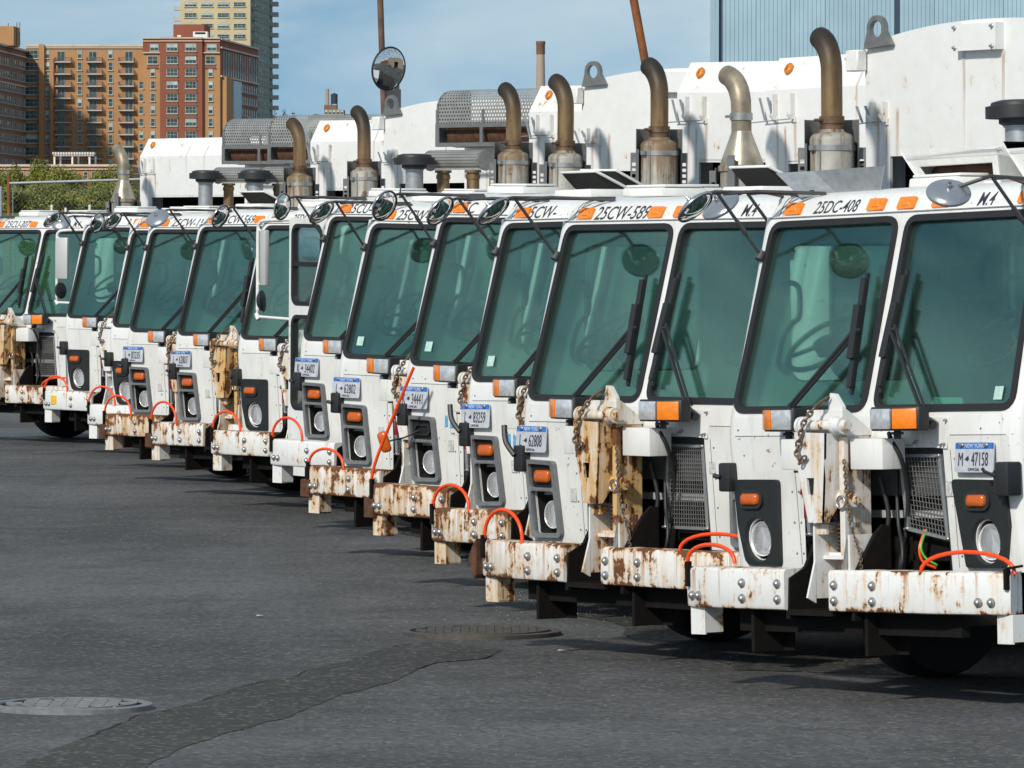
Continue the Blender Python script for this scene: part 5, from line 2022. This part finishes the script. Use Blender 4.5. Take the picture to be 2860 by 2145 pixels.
def interior(root, mirror_wheel):
    def dash():
        b = B()
        b.prism([(.07, 1.1), (.07, 1.52), (.16, 1.575), (.42, 1.53), (.46, 1.42), (.46, 1.1)], lambda p, d: (d, p[0], p[1]), -1.15, 1.15)
        b.box(-.22, .25, .46, 1.5, 1.02, 1.42)
        return b.done('dashboard', M['dash'], 35)
    part('dashboard', 'dsh', dash, root)
    for x in (-.72, .72):
        def wl():
            b = B()
            n = Vector((0, -.62, .78)).normalized()
            e = Vector((1, 0, 0)); f = n.cross(e)
            c = Vector((0, 0, 0))
            R = .225
            b.tube([tuple(c + e * R * cos(2 * pi * k / 26) + f * R * sin(2 * pi * k / 26)) for k in range(26)], .016, 8, False, True)
            for a in (90, 210, 330):
                b.tube([tuple(c), tuple(c + e * R * cos(radians(a)) + f * R * sin(radians(a)))], .014, 6)
            b.tube([tuple(c + n * .02), tuple(c - n * .05)], .06, 12)
            b.tube([tuple(c), tuple(c - n * .55)], .03, 8)
            return b.done('steering_wheel', M['wheel'], 50)
        part('steering_wheel', 'stw', wl, root, (x - .04, .36, 1.93))
    for x in (-.70, .70):
        def st():
            b = B()
            b.box(-.25, .25, .80, 1.28, 1.36, 1.50)
            b.prism([(1.20, 1.46), (1.34, 1.46), (1.46, 2.14), (1.36, 2.18)], lambda p, d: (d, p[0], p[1]), -.25, .25)
            b.prism([(1.34, 2.20), (1.42, 2.20), (1.45, 2.36), (1.38, 2.38)], lambda p, d: (d, p[0], p[1]), -.15, .15)
            return b.bevel(.03, 2).done('seat', M['seat'], 45)
        part('seat', 'seat', st, root, (x, 0, 0))

    def bars():
        b = B()
        for s in (-1, 1):
            b.tube(spline([(s * 1.15, .42, 2.27), (s * .98, .32, 2.275), (s * .86, .27, 2.25), (s * .835, .26, 2.16), (s * .86, .27, 2.08), (s * .96, .30, 2.04), (s * 1.08, .34, 1.96), (s * 1.15, .36, 1.82)], 4), .016, 7)
        return b.done('grab_bar', M['black'], 50)
    part('grab_bar', 'gbr', bars, root)


def door_latch(root, s, big):
    def mk():
        b = B()
        x0 = s * 1.135
        b.box(x0 - .05, x0 + .05, -.075, .03, 1.105, 1.285)
        b.bevel(.012, 2)
        b.box(x0 - .075, x0 - .045, -.06, -.02, 1.13, 1.24)
        b.tube([(x0 - .06, -.06, 1.21), (x0 - .10, -.10, 1.235), (x0 - .115, -.10, 1.25)], .010, 6)
        return b.done('door_latch', M['black'], 40)
    part('door_latch', 'dl%d' % s, mk, root)


def side_mirror(root, key, x0, y0, dx, dy, hw, axis):
    """Tube bracket carrying a tall flat mirror and a round one, reaching out from (x0, y0) by (dx, dy)."""
    P = lambda t, z: (x0 + dx * t, y0 + dy * t, z)

    def br():
        b = B()
        b.tube(spline([P(0, 2.585), P(.75, 2.575), P(.95, 2.55), P(1, 2.47), P(1, 2.1), P(1, 1.78)], 5), .017, 8)
        b.tube([P(0, 1.715), P(1, 1.725), P(1, 1.80)], .014, 8)
        b.tube([P(1, 2.50), P(.88, 2.47)], .010, 6)
        b.tube([P(1, 2.0), P(.88, 2.03)], .010, 6)
        b.tube([P(1.03, 1.75), P(.97, 1.70)], .022, 8)
        return b.done('mirror_bracket', M['whitetrim'], 50)
    k = part('mirror_bracket', 'smb' + key, br, root)

    def flat():
        b = B()
        u = Vector((dx, dy, 0)).normalized()
        w = Vector((u.y, -u.x, 0))
        c = Vector(P(.83, 0))
        vs = []
        for z in (2.00, 2.49):
            for a, d in ((-hw, -.02), (hw, -.02), (hw, .03), (-hw, .03)):
                q = c + u * a + w * d
                vs.append((q.x, q.y, z))
        b.faces(vs, [(3, 2, 1, 0), (4, 5, 6, 7), (0, 1, 5, 4), (1, 2, 6, 5), (2, 3, 7, 6), (3, 0, 4, 7)])
        return b.bevel(.014, 2).done('flat_mirror', M['mirrorgrey'], 40)
    part('flat_mirror', 'smf' + key, flat, root)
    part('round_mirror', 'smr' + key, lambda: B().lathe([(.0, -.05), (.05, -.045), (.09, -.02), (.10, 0), (.09, .01), (0, .012)], P(.86, 1.865), axis, 18).done('round_mirror', M['black'], 45), root)


HDR_ROT = (radians(-30), 0, 0)


def header_text(root, s, x, size=.112, sx=.74):
    put('lettering', text_mesh(s, size, M['ink'], sx, .22, .0015, 1.0, .0010), root, (x, .3405, 2.6825), HDR_ROT)


SPEC = {
    # n: (x, y, yaw, roll, dz)
    1: (1.9470, 31.7512, 0.90524, -0.03035, 0.0006), 2: (0.7664, 34.8012, 0.93127, -0.00861, -0.0333),
    3: (0.4381, 38.6169, 0.89539, -0.01651, -0.0024), 4: (0.0020, 41.4029, 0.83521, 0.01010, 0.0207),
    5: (-0.5634, 45.5562, 0.78100, 0.01796, -0.0174), 6: (-1.0420, 49.6322, 0.81922, 0.01157, 0.0598),
    7: (-1.7640, 54.0534, 0.80641, 0.00242, 0.0047), 8: (-2.5220, 56.7901, 0.83211, -0.00379, 0.0048),
    9: (-3.1529, 60.1886, 0.75322, 0.00410, -0.0214), 10: (-3.5477, 63.8235, 0.70810, 0.00922, -0.0304),
    11: (-4.4109, 68.0828, 0.75962, 0.01009, 0.0146), 12: (-6.0089, 72.5100, 0.85132, -0.00020, 0.0004)}
# bumper rust, hitch rust, number, right-hand text, plate (text, x, z), kind, body, left hose height, mirror opening, coupler
INFO = {
    1: dict(br=0.4, hr=0.6, num='25DC-408', rt='M.4', plate=('M47158', .868, 1.308), dc=1, body='perf', hose=.10, mir=(-0.34, 38), cp='reddark'),
    2: dict(br=0.6, hr=0.92, num='25CW-589', rt='M.4', plate=('L62808', -1.055, 1.320), dc=0, body='curve', hose=.20, mir=(-0.32, 38), cp='rustbrown'),
    3: dict(br=0.7, hr=0.85, num='25CW-', rt=None, plate=('L83259', -1.05, 1.325), dc=0, body='cham', cone=1, hose=.17, mir=(-0.45, 48), cp='black'),
    4: dict(br=0.74, hr=0.7, num='25C', rt=None, plate=('K34441', -1.05, 1.325), dc=0, body='cham', hose=0, mir=(-0.62, 60), cp='reddark'),
    5: dict(br=0.64, hr=0.6, num='25CW-588', rt=None, plate=('L62802', -1.05, 1.325), dc=0, body='curve', hose=.15, mir=(-0.42, 42), cp='reddark'),
    6: dict(br=0.18, hr=0.5, num='25CU-', rt=None, plate=('K34402', -1.05, 1.325), dc=0, body='cham', hose=.20, mir=(-0.52, 78), cp='black'),
    7: dict(br=0.46, hr=0.65, num='25DC-10', rt=None, plate=None, dc=1, body='perf', hose=.19, mir=(-0.5, 62), cp='reddark'),
    8: dict(br=0.58, hr=1.0, num='25CW-569', rt=None, plate=('L62807', -1.05, 1.325), dc=0, body='curve', hose=.21, mir=(0.62, 25), cp='black'),
    9: dict(br=0.7, hr=0.85, num='25CW-15', rt=None, plate=('L83235', -1.05, 1.325), dc=0, body='cham', hose=.20, mir=(-0.45, 45), cp='reddark'),
    10: dict(br=0.14, hr=0.5, num=None, rt=None, plate=None, dc=1, body='perf', hose=.21, mir=(-0.5, 70), cp='black'),
    11: dict(br=0.24, hr=0.5, num='25DC', rt=None, plate=None, dc=1, body='perf', hose=.18, mir=(-0.36, 40), cp='reddark'),
    12: dict(br=0.55, hr=0.9, num='25CU-307', rt='M.4', plate=None, dc=0, body='cham', cone=1, hose=.18, mir=(-0.4, 50), cp='black')}
LABEL = {
    1: 'white garbage truck numbered 25DC-408, nearest the camera, red air coupler beside its white plow hook',
    2: 'white garbage truck numbered 25CW-589 with a rusty cream plow hook and plate L-62808',
    3: 'white garbage truck with plate L-83259 and very rusty bumper, just behind truck 25CW-589',
    4: 'white garbage truck with plate K-34441, amber lamp dangling, straight orange hose standing up',
    5: 'white garbage truck numbered 25CW-588 with plate L-62802 and a rust-streaked bumper',
    6: 'white garbage truck with plate K-34402, its side door swung open with a mirror frame',
    7: 'white garbage truck with black headlight surround, behind the open truck door',
    8: 'white garbage truck numbered 25CW-569 with plate L-62807 and a dark brown rusted plow hook',
    9: 'white garbage truck with plate L-83235 and heavily rusted bumper, left of truck 25CW-569',
    10: 'white garbage truck mostly hidden behind the truck with plate L-83235, clean white bumper',
    11: 'white garbage truck with black headlight surround and white mirror frame, second from the left end',
    12: 'white garbage truck numbered 25CU-307 at the far left end, wipers and wire grille in view'}


def make_truck(n):
    X, Y, th, roll, dz = SPEC[n]
    I = INFO[n]
    R = thing('garbage_truck', LABEL[n], 'garbage truck', (X, Y, dz), (0, roll, -th), 'garbage trucks parked in a slanted row')
    dc = I['dc']
    part('cab', 'cab%d%d' % (n == 6, dc), lambda: cab_mesh(dc, n == 6), R)
    part('roof', 'roof', roof_mesh, R)
    part('cab_lining', 'lin', lining_mesh, R)

    def seams():
        b = B()
        for s in (-1, 1):
            pr = [(.3165, 2.640), (.340, 2.683), (.362, 2.718), (.395, 2.746), (.46, 2.768)]
            for x in (1.035, 1.065):
                b.tube([(s * x, y - .001, z + .001) for y, z in pr], .0028, 4, False)
            b.faces([WS((s * 1.10, 2.02), .001), WS((s * 1.19, 2.02), -.03), WS((s * 1.19, 2.026), -.03), WS((s * 1.10, 2.026), .001)], [(0, 1, 2, 3)])
        for x0, x1, z in ((-1.10, -.57, 1.425), (.66, 1.10, 1.425), (.13, .37, 1.372)):
            b.faces([FR((x0, z), .0015), FR((x1, z), .0015), FR((x1, z + .004), .0015), FR((x0, z + .004), .0015)], [(0, 1, 2, 3)])
        for x in (-.62, .655):
            b.faces([FR((x, .72), .0015), FR((x + .004, .72), .0015), FR((x + .004, 1.35), .0015), FR((x, 1.35), .0015)], [(0, 1, 2, 3)])
        return b.done('panel_seam', M['shield'], 0, weld=False)
    part('panel_seam', 'seam', seams, R)
    part('drip_rail', 'drip', lambda: B().tube([(-1.19, .355, 2.636), (-1.12, .308, 2.636), (1.12, .308, 2.636), (1.19, .355, 2.636)], .007, 6).done('drip_rail', M['grey'], 40), R)

    def rivets():
        b = B()
        for x, z in ([(x, z) for x in (-.655, -.60, .685) for z in (.78, .95, 1.12, 1.30)] + [(-1.08, 1.46), (-.8, 1.46), (-.3, 1.46), (.3, 1.46), (.9, 1.46)]):
            y = fy(z) if z < 1.42 else (z - 1.42) * .11
            b.lathe([(.007, 0), (.006, .003), (0, .004)], (x, y, z), (0, -1, 0), 6)
        return b.done('rivet', M['shield'], 40, weld=False)
    part('rivet', 'rivet', rivets, R, kind='stuff')
    windshield(R, PANE, 'L')
    windshield(R, PANER, 'R')
    side_window(R, 1)
    if n != 6:
        side_window(R, -1)
    part('rear_window', 'rwin', lambda: B().plate(rrect(-.76, .76, 1.84, 2.51, .06), [], XZ(1.785), -.003, .003).done('rear_window', M['sideglass'], 0), R)
    interior(R, dc)
    wiper(R, -1)
    wiper(R, 1)
    # wiper panels with their bolts
    for s, poly in ((1, [(.395, 1.522), (.655, 1.522), (.640, 1.355), (.372, 1.368)]),):
        def wp(poly=poly):
            return B().plate(poly, [], lambda p, d: (p[0], (0.0 if p[1] < 1.42 else (p[1] - 1.42) * .11) - d, p[1]), .006, 0.0).done('wiper_panel', M['white'], 30)
        w = part('wiper_panel', 'wpn', wp, R)
        for x, z in ((.415, 1.505), (.412, 1.475), (.41, 1.395), (.395, 1.385), (.635, 1.505), (.625, 1.38), (.60, 1.375)):
            part('bolt', 'bolt_t', lambda: bolt_mesh(.0085), w, (x, -.006 + max(0, z - 1.42) * .11, z))
    # engine recess

    def bay():
        b = B()
        b.faces([(-.57, .03, 1.36), (.60, .03, 1.36), (.60, .5, 1.36), (-.57, .5, 1.36), (-.57, .05, .40), (.60, .05, .40), (.60, .5, .40), (-.57, .5, .40)],
                [(0, 1, 2, 3), (0, 3, 7, 4), (1, 5, 6, 2), (3, 2, 6, 7)])
        return b.done('engine_bay', M['void'], 30)
    part('engine_bay', 'bay', bay, R)
    part('radiator', 'radr', lambda: B().box(.22, .60, .12, .16, .75, 1.34).done('radiator', M['frame'], 30), R)
    part('radiator', 'radl', lambda: B().box(-.56, -.30, .12, .16, .75, 1.34).done('radiator', M['frame'], 30), R)
    if dc:
        grille(R, 'd', [(.243, 1.325), (.575, 1.325), (.588, .862), (.250, .915)], 12, 15, .012, .06)
        grille(R, 'dl', [(-.55, 1.325), (-.34, 1.325), (-.34, .88), (-.55, .88)], 7, 15, .012, .05)
    else:
        grille(R, 'c', [(.245, 1.315), (.592, 1.315), (.592, .815), (.170, .815)], 17, 19, .012, .05)
        grille(R, 'cl', [(-.55, 1.315), (-.34, 1.315), (-.34, .815), (-.55, .815)], 9, 19, .012, .05)
    # head lamps
    if dc:
        for poly, c, ax, hx, key in ((DCL, (-.950, .855), -.975, -.955, 'dl'), (DCR, (.905, .862), .868, .905, 'dr')):
            z = part('headlight_bezel', 'bz' + key, lambda: dc_bezel_mesh(poly, c), R)
            lens_cup(.092, 'd', R, hx, .062, .858)
            part('lamp_rim', 'ovb', lambda: B().plate(rrect(-.097, .097, -.053, .053, .045, 4), [], XZ(0), -.010, .0).bevel(.004, 1).done('lamp_rim', M['black'], 40), R, (ax, fy(1.08) - .026, 1.078), (radians(-4), 0, 0))
            part('marker_lamp', 'ovm', lambda: oval_marker(.146, .064, 'd', M['amberdk']), R, (ax, fy(1.08) - .034, 1.078), (radians(-4), 0, 0))
    else:
        for mir in (0, 1):
            s = -1 if not mir else 1
            part('headlight_bezel', 'bzc%d' % mir, lambda: cw_bezel_mesh(mir), R)
            part('lamp_cell', 'bzk%d' % mir, lambda: cw_cell_mesh(mir), R)
            lens_cup(.080, 'c', R, s * .968, .082, .862)
            if n == 4 and not mir:
                part('marker_socket', 'sock', lambda: B().plate(rrect(-.085, .085, -.040, .040, .035, 4), [rrect(-.07, .07, -.028, .028, .026, 4)], XZ(0), -.012, .0).done('marker_socket', M['black'], 40), R, (s * .985, fy(1.1) - .010, 1.095))
                lm = part('marker_lamp', 'ovc', lambda: oval_marker(.155, .076, 'c', M['amberdk']), R, (-1.20, -.16, 1.005), (radians(20), radians(72), radians(50)), label='amber marker lamp hanging loose on its wires')
                part('lamp_wire', 'lwire', lambda: B().tube(spline([(-1.0, .0, 1.095), (-1.06, -.09, 1.04), (-1.14, -.13, 1.02), (-1.19, -.15, 1.00)], 5), .007, 6).done('lamp_wire', M['black'], 60), R)
            else:
                part('marker_lamp', 'ovc', lambda: oval_marker(.155, .076, 'c', M['amberdk']), R, (s * .985, fy(1.1) - .008, 1.095), (radians(-4), 0, 0))
    for s, x in ((1, -.455), (-1, .43)):
        # s=1: picture-left lamp, amber on its outer (picture-left) side
        mir = s < 0
        l = part('plow_lamp', 'pl%d' % mir, lambda: lamp_mesh(mir), R, (x, -.145, 1.518))
        part('amber_lens', 'pla%d' % mir, lambda: lamp_lens_mesh(mir, True), l)
        part('clear_lens', 'plc%d' % mir, lambda: lamp_lens_mesh(mir, False), l)
        part('lamp_stem', 'pls', lambda: B().tube([(0, -.02, -.06), (0, -.02, -.108)], .02, 8).tube([(0, -.02, -.07), (0, -.02, -.085)], .034, 10).done('lamp_stem', M['black'], 45), l)
    # header lamps
    for x in (-.952, -.26, -.012, .27, .95):
        if n == 12 and x == -.012:
            continue

        def ml():
            return B().plate(rrect(-.068, .068, -.037, .037, .008, 2), [], XZ(0), -.014, .002).bevel(.005, 2).done('roof_marker', M['amber'], 40)
        r = part('roof_marker', 'rmk', ml, R, (x, .3395, 2.6825), HDR_ROT)
        part('lens_ridge', 'rmr', lambda: B().box(-.028, .028, -.0185, -.013, -.020, .020).bevel(.003, 1).done('lens_ridge', M['amber'], 40), r)
    if I['num']:
        ks = 1.0 if dc else 1.16
        header_text(R, I['num'], -.605 if len(I['num']) > 6 else -.615 - .048 * ks * (8 - len(I['num'])), .112 * ks, .76 * ks)
    if n == 4:
        header_text(R, '1', -.40)
    if n == 11:
        header_text(R, '2', -.42)
    if I['rt']:
        header_text(R, I['rt'], .615, .118)
    if I['plate']:
        plate_part(R, I['plate'][1], I['plate'][2], I['plate'][0])
    # stickers
    part('sticker', 'stk', lambda: B().plate([(-.03, -.04), (.03, -.04), (.03, .04), (-.03, .04)], [], XZ(0), -.003, 0).done('sticker', M['paper'], 0), R, (.630, fy(1.14) - .001, 1.14) if dc else (-.70, fy(1.0) - .001, .99))
    if n == 2:
        part('sticker', 'stk', None, R, (.66, fy(1.17) - .001, 1.19))
    if n == 1:
        part('window_sticker', 'wst', lambda: B().plate([(.955, 1.615), (1.02, 1.615), (1.02, 1.685), (.955, 1.685)], [], WS, -.012, -.013).done('window_sticker', M['papergreen'], 0), R)
        part('paper_note', 'pnt', lambda: B().plate([(.455, 1.578), (.69, 1.578), (.71, 1.60), (.69, 1.632), (.47, 1.636)], [], WS, -.026, -.024).done('paper_note', M['papergreen'], 0), R)
    if n == 11:
        part('sticker', 'ysk', lambda: B().plate([(-.05, -.05), (.05, -.05), (.05, .05), (-.05, .05)], [], XZ(0), -.003, 0).done('sticker', M['yellow'], 0), R, (-1.03, -.278, .60), label='yellow sticker on the bumper')
    if n in (3, 4, 6):
        for k_, (dx, dz_) in enumerate(((0, 0), (.055, -.008))):
            part('paint_mark', 'pmk%d' % k_, lambda: B().plate([(-.016, -.045), (.014, -.04), (.018, .03), (.002, .045), (-.012, .038)], [], XZ(0), -.002, 0).done('paint_mark', M['bluemark'], 0), R, (-.735 + dx, fy(1.17) - .001, 1.17 + dz_))
    if n == 6:
        part('antenna', 'ant', lambda: B().tube([(-.55, .60, 2.78), (-.55, .60, 2.88)], [.014, .004], 6).done('antenna', M['black'], 50), R)
    if n in (3, 4, 5):
        part('window_sticker', 'wst%d' % n, lambda: B().plate([(-1.02, 1.66), (-.95, 1.66), (-.95, 1.73), (-1.02, 1.73)], [], WS, -.012, -.013).done('window_sticker', M['papergreen'], 0), R)
    # bumper halves with bolts
    for path, bl, key in ((LB, [(-.71, .63), (-.71, .545), (-.405, .63), (-.405, .545), (-1.19, .552), (-1.13, .552)], 'l'),
                          (RB, [(.062, .63), (.062, .545), (.365, .63), (.365, .545), (1.12, .552), (1.20, .552)], 'r')):
        bm = part('bumper', 'bp' + key, lambda: bumper_mesh(path), R, rust=I['br'], edge=1.0)
        for x, z in bl:
            part('bolt', 'bolt_b', bolt_mesh, bm, (x, plan_at(path, x) - .001, z))
    for x, key in ((-1.185, 'l'), (1.255, 'r')):
        def ft():
            b = B()
            y = plan_at(LB if key == 'l' else RB, x)
            b.box(x - .06, x + .06, y + .03, y + .04, .335, .488)
            b.box(x + .05, x + .06, y + .04, y + .16, .335, .488)
            b.box(x - .06, x + .06, y + .04, y + .16, .335, .345)
            return b.done('bumper_foot', M['rusty'], 30)
        part('bumper_foot', 'bft' + key, ft, R, rust=min(1, I['br'] * 1.15))
    for x in (-.70, .235):
        part('hanger_plate', 'hgp%.1f' % x, lambda: B().box(x - .012, x + .012, -.24, -.02, .25, .49).box(x - .012, x + .10, -.03, -.02, .25, .49).done('hanger_plate', M['frame'], 30), R)
    # orange hoses
    h = I['hose']
    if n == 4:
        hose_arc(R, 'ho4', 0, 0, 0, 0, 0, 0, [(-1.245, -.25, .66), (-1.20, -.25, .85), (-1.00, -.25, 1.20), (-.785, -.25, 1.55)])
    else:
        hose_arc(R, 'ho%.2f' % h, -1.225 if h > .12 else -1.235, -.79, -.25, -.285, .735 if h < .12 else .70, h)
    hose_arc(R, 'hr', .70, 1.32, -.26, -.16, .70, .115)
    part('hose_clip', 'hcl', lambda: B().box(-1.235, -1.212, -.272, -.24, .60, .74).done('hose_clip', M['frame'], 30), R)
    part('hose_clip', 'hcr', lambda: B().box(1.285, 1.308, -.212, -.18, .62, .73).tube([(1.29, -.2, .73), (1.38, -.16, .745)], .008, 6).done('hose_clip', M['frame'], 30), R)
    hitch(R, I['hr'], I['cp'])
    if n == 1:
        part('hanging_wire', 'wg', lambda: B().tube(spline([(.40, .06, .92), (.385, .03, .83), (.44, .01, .77), (.55, -.01, .735)], 6), .007, 6).done('hanging_wire', M['wiregreen'], 60), R)
        part('hanging_wire', 'wo', lambda: B().tube(spline([(.385, .06, .92), (.372, .03, .82), (.43, .0, .75), (.55, -.02, .72)], 6), .008, 6).done('hanging_wire', M['hose'], 60), R)
    if n in (2,):
        part('rusty_bracket', 'rbk', lambda: B().prism([(-1.345, .60), (-1.30, .68), (-1.262, .72), (-1.262, .50), (-1.285, .47)], lambda p, d: (p[0], d, p[1]), -.285, -.18).bevel(.004, 1).done('rusty_bracket', M['rustbrown'], 30), R)
    if n in (5, 9, 8, 4):
        part('rusty_bracket', 'rbj', lambda: B().box(-1.30, -1.20, -.27, -.10, .46, .60).box(-1.245, -1.15, -.20, -.10, .33, .46).bevel(.006, 1).done('rusty_bracket', M['rustbrown'], 30), R)
    # latches
    door_latch(R, 1, dc)
    part('door_latch', 'dlL%d' % (n in (2, 3)), lambda: B().box(-1.205, -1.11, -.045, .03, 1.12, 1.28).bevel(.012, 2).tube([(-1.18, -.05, 1.20), (-1.22, -.06, 1.21)], .014, 8).done('door_latch', M['black'], 40) if n not in (2, 3) else B().box(-1.205, -1.11, -.045, .03, 1.12, 1.28).bevel(.012, 2).tube(spline([(-1.18, -.05, 1.22), (-1.24, -.07, 1.30), (-1.27, -.06, 1.40)], 5), .018, 8).done('door_latch', M['black'], 40), R)
    # mirrors
    w = Vector((-sin(th), cos(th), 0))
    rt = Vector((cos(th), sin(th), 0))

    def facing(a, ang):
        """Mirror normal, leaning down, whose face is seen with openness a (negative: the glass is seen, positive: the back)."""
        q = sqrt(1 - a * a)
        return w * a + rt * (q * sin(radians(ang))) + Vector((0, 0, -q * cos(radians(ang))))
    rr = random.Random(n)
    cross_mirror(R, -1, facing(*I['mir']))
    if n == 1:
        cross_mirror(R, 1, facing(.60, -3), 1.00, -.285, 2.70)
    else:
        cross_mirror(R, 1, facing(*((.36, 33) if n == 2 else (.80, 10) if n == 12 else (.55, rr.uniform(5, 40)))))
    # roof fittings
    if n != 1:
        roof_vent(R, -.93, .92, n in (3, 8))
        roof_vent(R, -.30, 1.20, n in (2, 4, 9))
    else:
        roof_vent(R, -.40, 1.05, False)

        def defl():
            b = B()
            t = .006
            b.faces([(-.98, .50, 2.900), (-.385, .50, 2.905), (-.445, .52, 2.77), (-.80, .52, 2.765)], [(0, 1, 2, 3)])
            b.faces([(-.98, .50, 2.900), (-.80, .52, 2.765), (-.93, .36, 2.75), (-1.10, .33, 2.892)], [(0, 1, 2, 3)])
            geom = bmesh.ops.extrude_face_region(b.bm, geom=b.bm.faces[:])
            bmesh.ops.translate(b.bm, vec=(.004, .006, 0), verts=[v for v in geom['geom'] if isinstance(v, bmesh.types.BMVert)])
            return b.done('roof_deflector', M['galv'], 20)
        part('roof_deflector', 'dfl', defl, R)
        for x0 in (-.78, .07):
            def hood(x0=x0):
                b = B()
                w = .78
                o = [(x0, 2.985), (x0 + w, 2.985), (x0 + w - .07, 2.80), (x0 + .07, 2.80)]
                hole = [(x0 + .09, 2.915), (x0 + w - .09, 2.915), (x0 + w - .13, 2.82), (x0 + .13, 2.82)]
                b.plate(o, [hole], lambda p, d: (p[0], 1.00 + d + (2.985 - p[1]) * .5, p[1]), 0, .02)
                b.prism([(1.0, 2.985), (1.01, 2.955), (1.8, 2.80), (1.8, 2.84), (1.3, 3.005), (1.04, 3.005)], lambda p, d: (d, p[0], p[1]), x0, x0 + w)
                for xa, sg in ((x0, 1), (x0 + w, -1)):
                    b.faces([(xa, 1.02, 2.97), (xa + sg * .07, 1.10, 2.79), (xa + sg * .07, 1.75, 2.79), (xa, 1.75, 2.83)], [(0, 1, 2, 3)])
                return b.bevel(.012, 2).done('roof_hood', M['whitetrim'], 45)
            h_ = part('roof_hood', 'hood%.1f' % x0, hood, R)
            part('hood_slot', 'hslot%.1f' % x0, lambda: B().tube([(x0 + .10, 1.17, 2.87), (x0 + .68, 1.17, 2.87)], .05, 10).done('hood_slot', M['rustbrown'], 40), h_)
    # exhausts and body
    body_core(R)
    if I['body'] == 'curve':
        body_curved(R)
        exhaust_muffler(R, 'm', zt=0.02 if n == 2 else 0, grime=0)
    elif I['body'] == 'cham':
        body_chamfer(R)
        if I.get('cone'):
            exhaust_cone(R)
        else:
            exhaust_muffler(R, 'm', zt=-.03, grime=1)
    else:
        body_perforated(R)
    # running gear: wheels stand on the ground whatever the tilt of the cab
    for x in (-1.0, 1.0):
        wheel(R, x, 1.35, .51 - dz + roll * x)
        wheel(R, x, 5.2, .51 - dz + roll * x)
    part('axle', 'axl', lambda: B().box(-.9, .9, 1.25, 1.45, .40, .58).box(-.5, .5, .25, 1.9, .45, .98).done('axle', M['frame'], 30), R)
    # doors and side mirrors
    if n == 6:
        a = Vector((-1.21, .36)); e = Vector((-1.80, .475))
        u = (e - a).normalized()
        w = Vector((-u.y, u.x))

        def DM(p, d):
            q = a + u * p[0] + w * d
            return (q.x, q.y, p[1])
        W_ = (e - a).length
        win = rrect(.05, W_ - .06, 1.86, 2.53, .07)
        low = rrect(.05, W_ - .06, .95, 1.74, .07)

        def door():
            return B().plate(rrect(0, W_, .36, 2.60, .04), [win, low], DM, 0, .04).done('door', M['white'], 35)
        d = part('door', 'opd', door, R, label='side door swung wide open')
        part('door_glass', 'opg', lambda: B().plate(win, [], DM, .018, .024).plate(low, [], DM, .018, .024).done('door_glass', M['sideglass'], 0), d)
        part('gasket', 'opk', lambda: B().plate(inset(win, -.02), [inset(win, .014)], DM, -.008, .045).plate(inset(low, -.02), [inset(low, .014)], DM, -.008, .045).plate([(.08, 2.18), (W_ - .08, 2.18), (W_ - .08, 2.22), (.08, 2.22)], [], DM, -.006, .045).done('gasket', M['rubber'], 30), d)
        part('door_edge', 'ope', lambda: B().box(e.x - .03, e.x + .005, e.y - .02, e.y + .05, .34, 2.60).done('door_edge', M['whitetrim'], 30), d)
        part('edge_seal', 'opq', lambda: B().box(e.x + .006, e.x + .028, e.y - .016, e.y + .04, .34, 2.60).done('edge_seal', M['rubber'], 30), d)
        side_mirror(R, '6', e.x, e.y, -.60, .11, .048, Vector((cos(th), sin(th), .1)) - Vector((-sin(th), cos(th), 0)) * .2)
    if n == 11:
        side_mirror(R, '11', -1.21, .40, -.42, -.10, .085, Vector((cos(th), sin(th), .1)) * .8 - Vector((-sin(th), cos(th), 0)) * .6)
    return R


for n_ in range(1, 13):
    make_truck(n_)
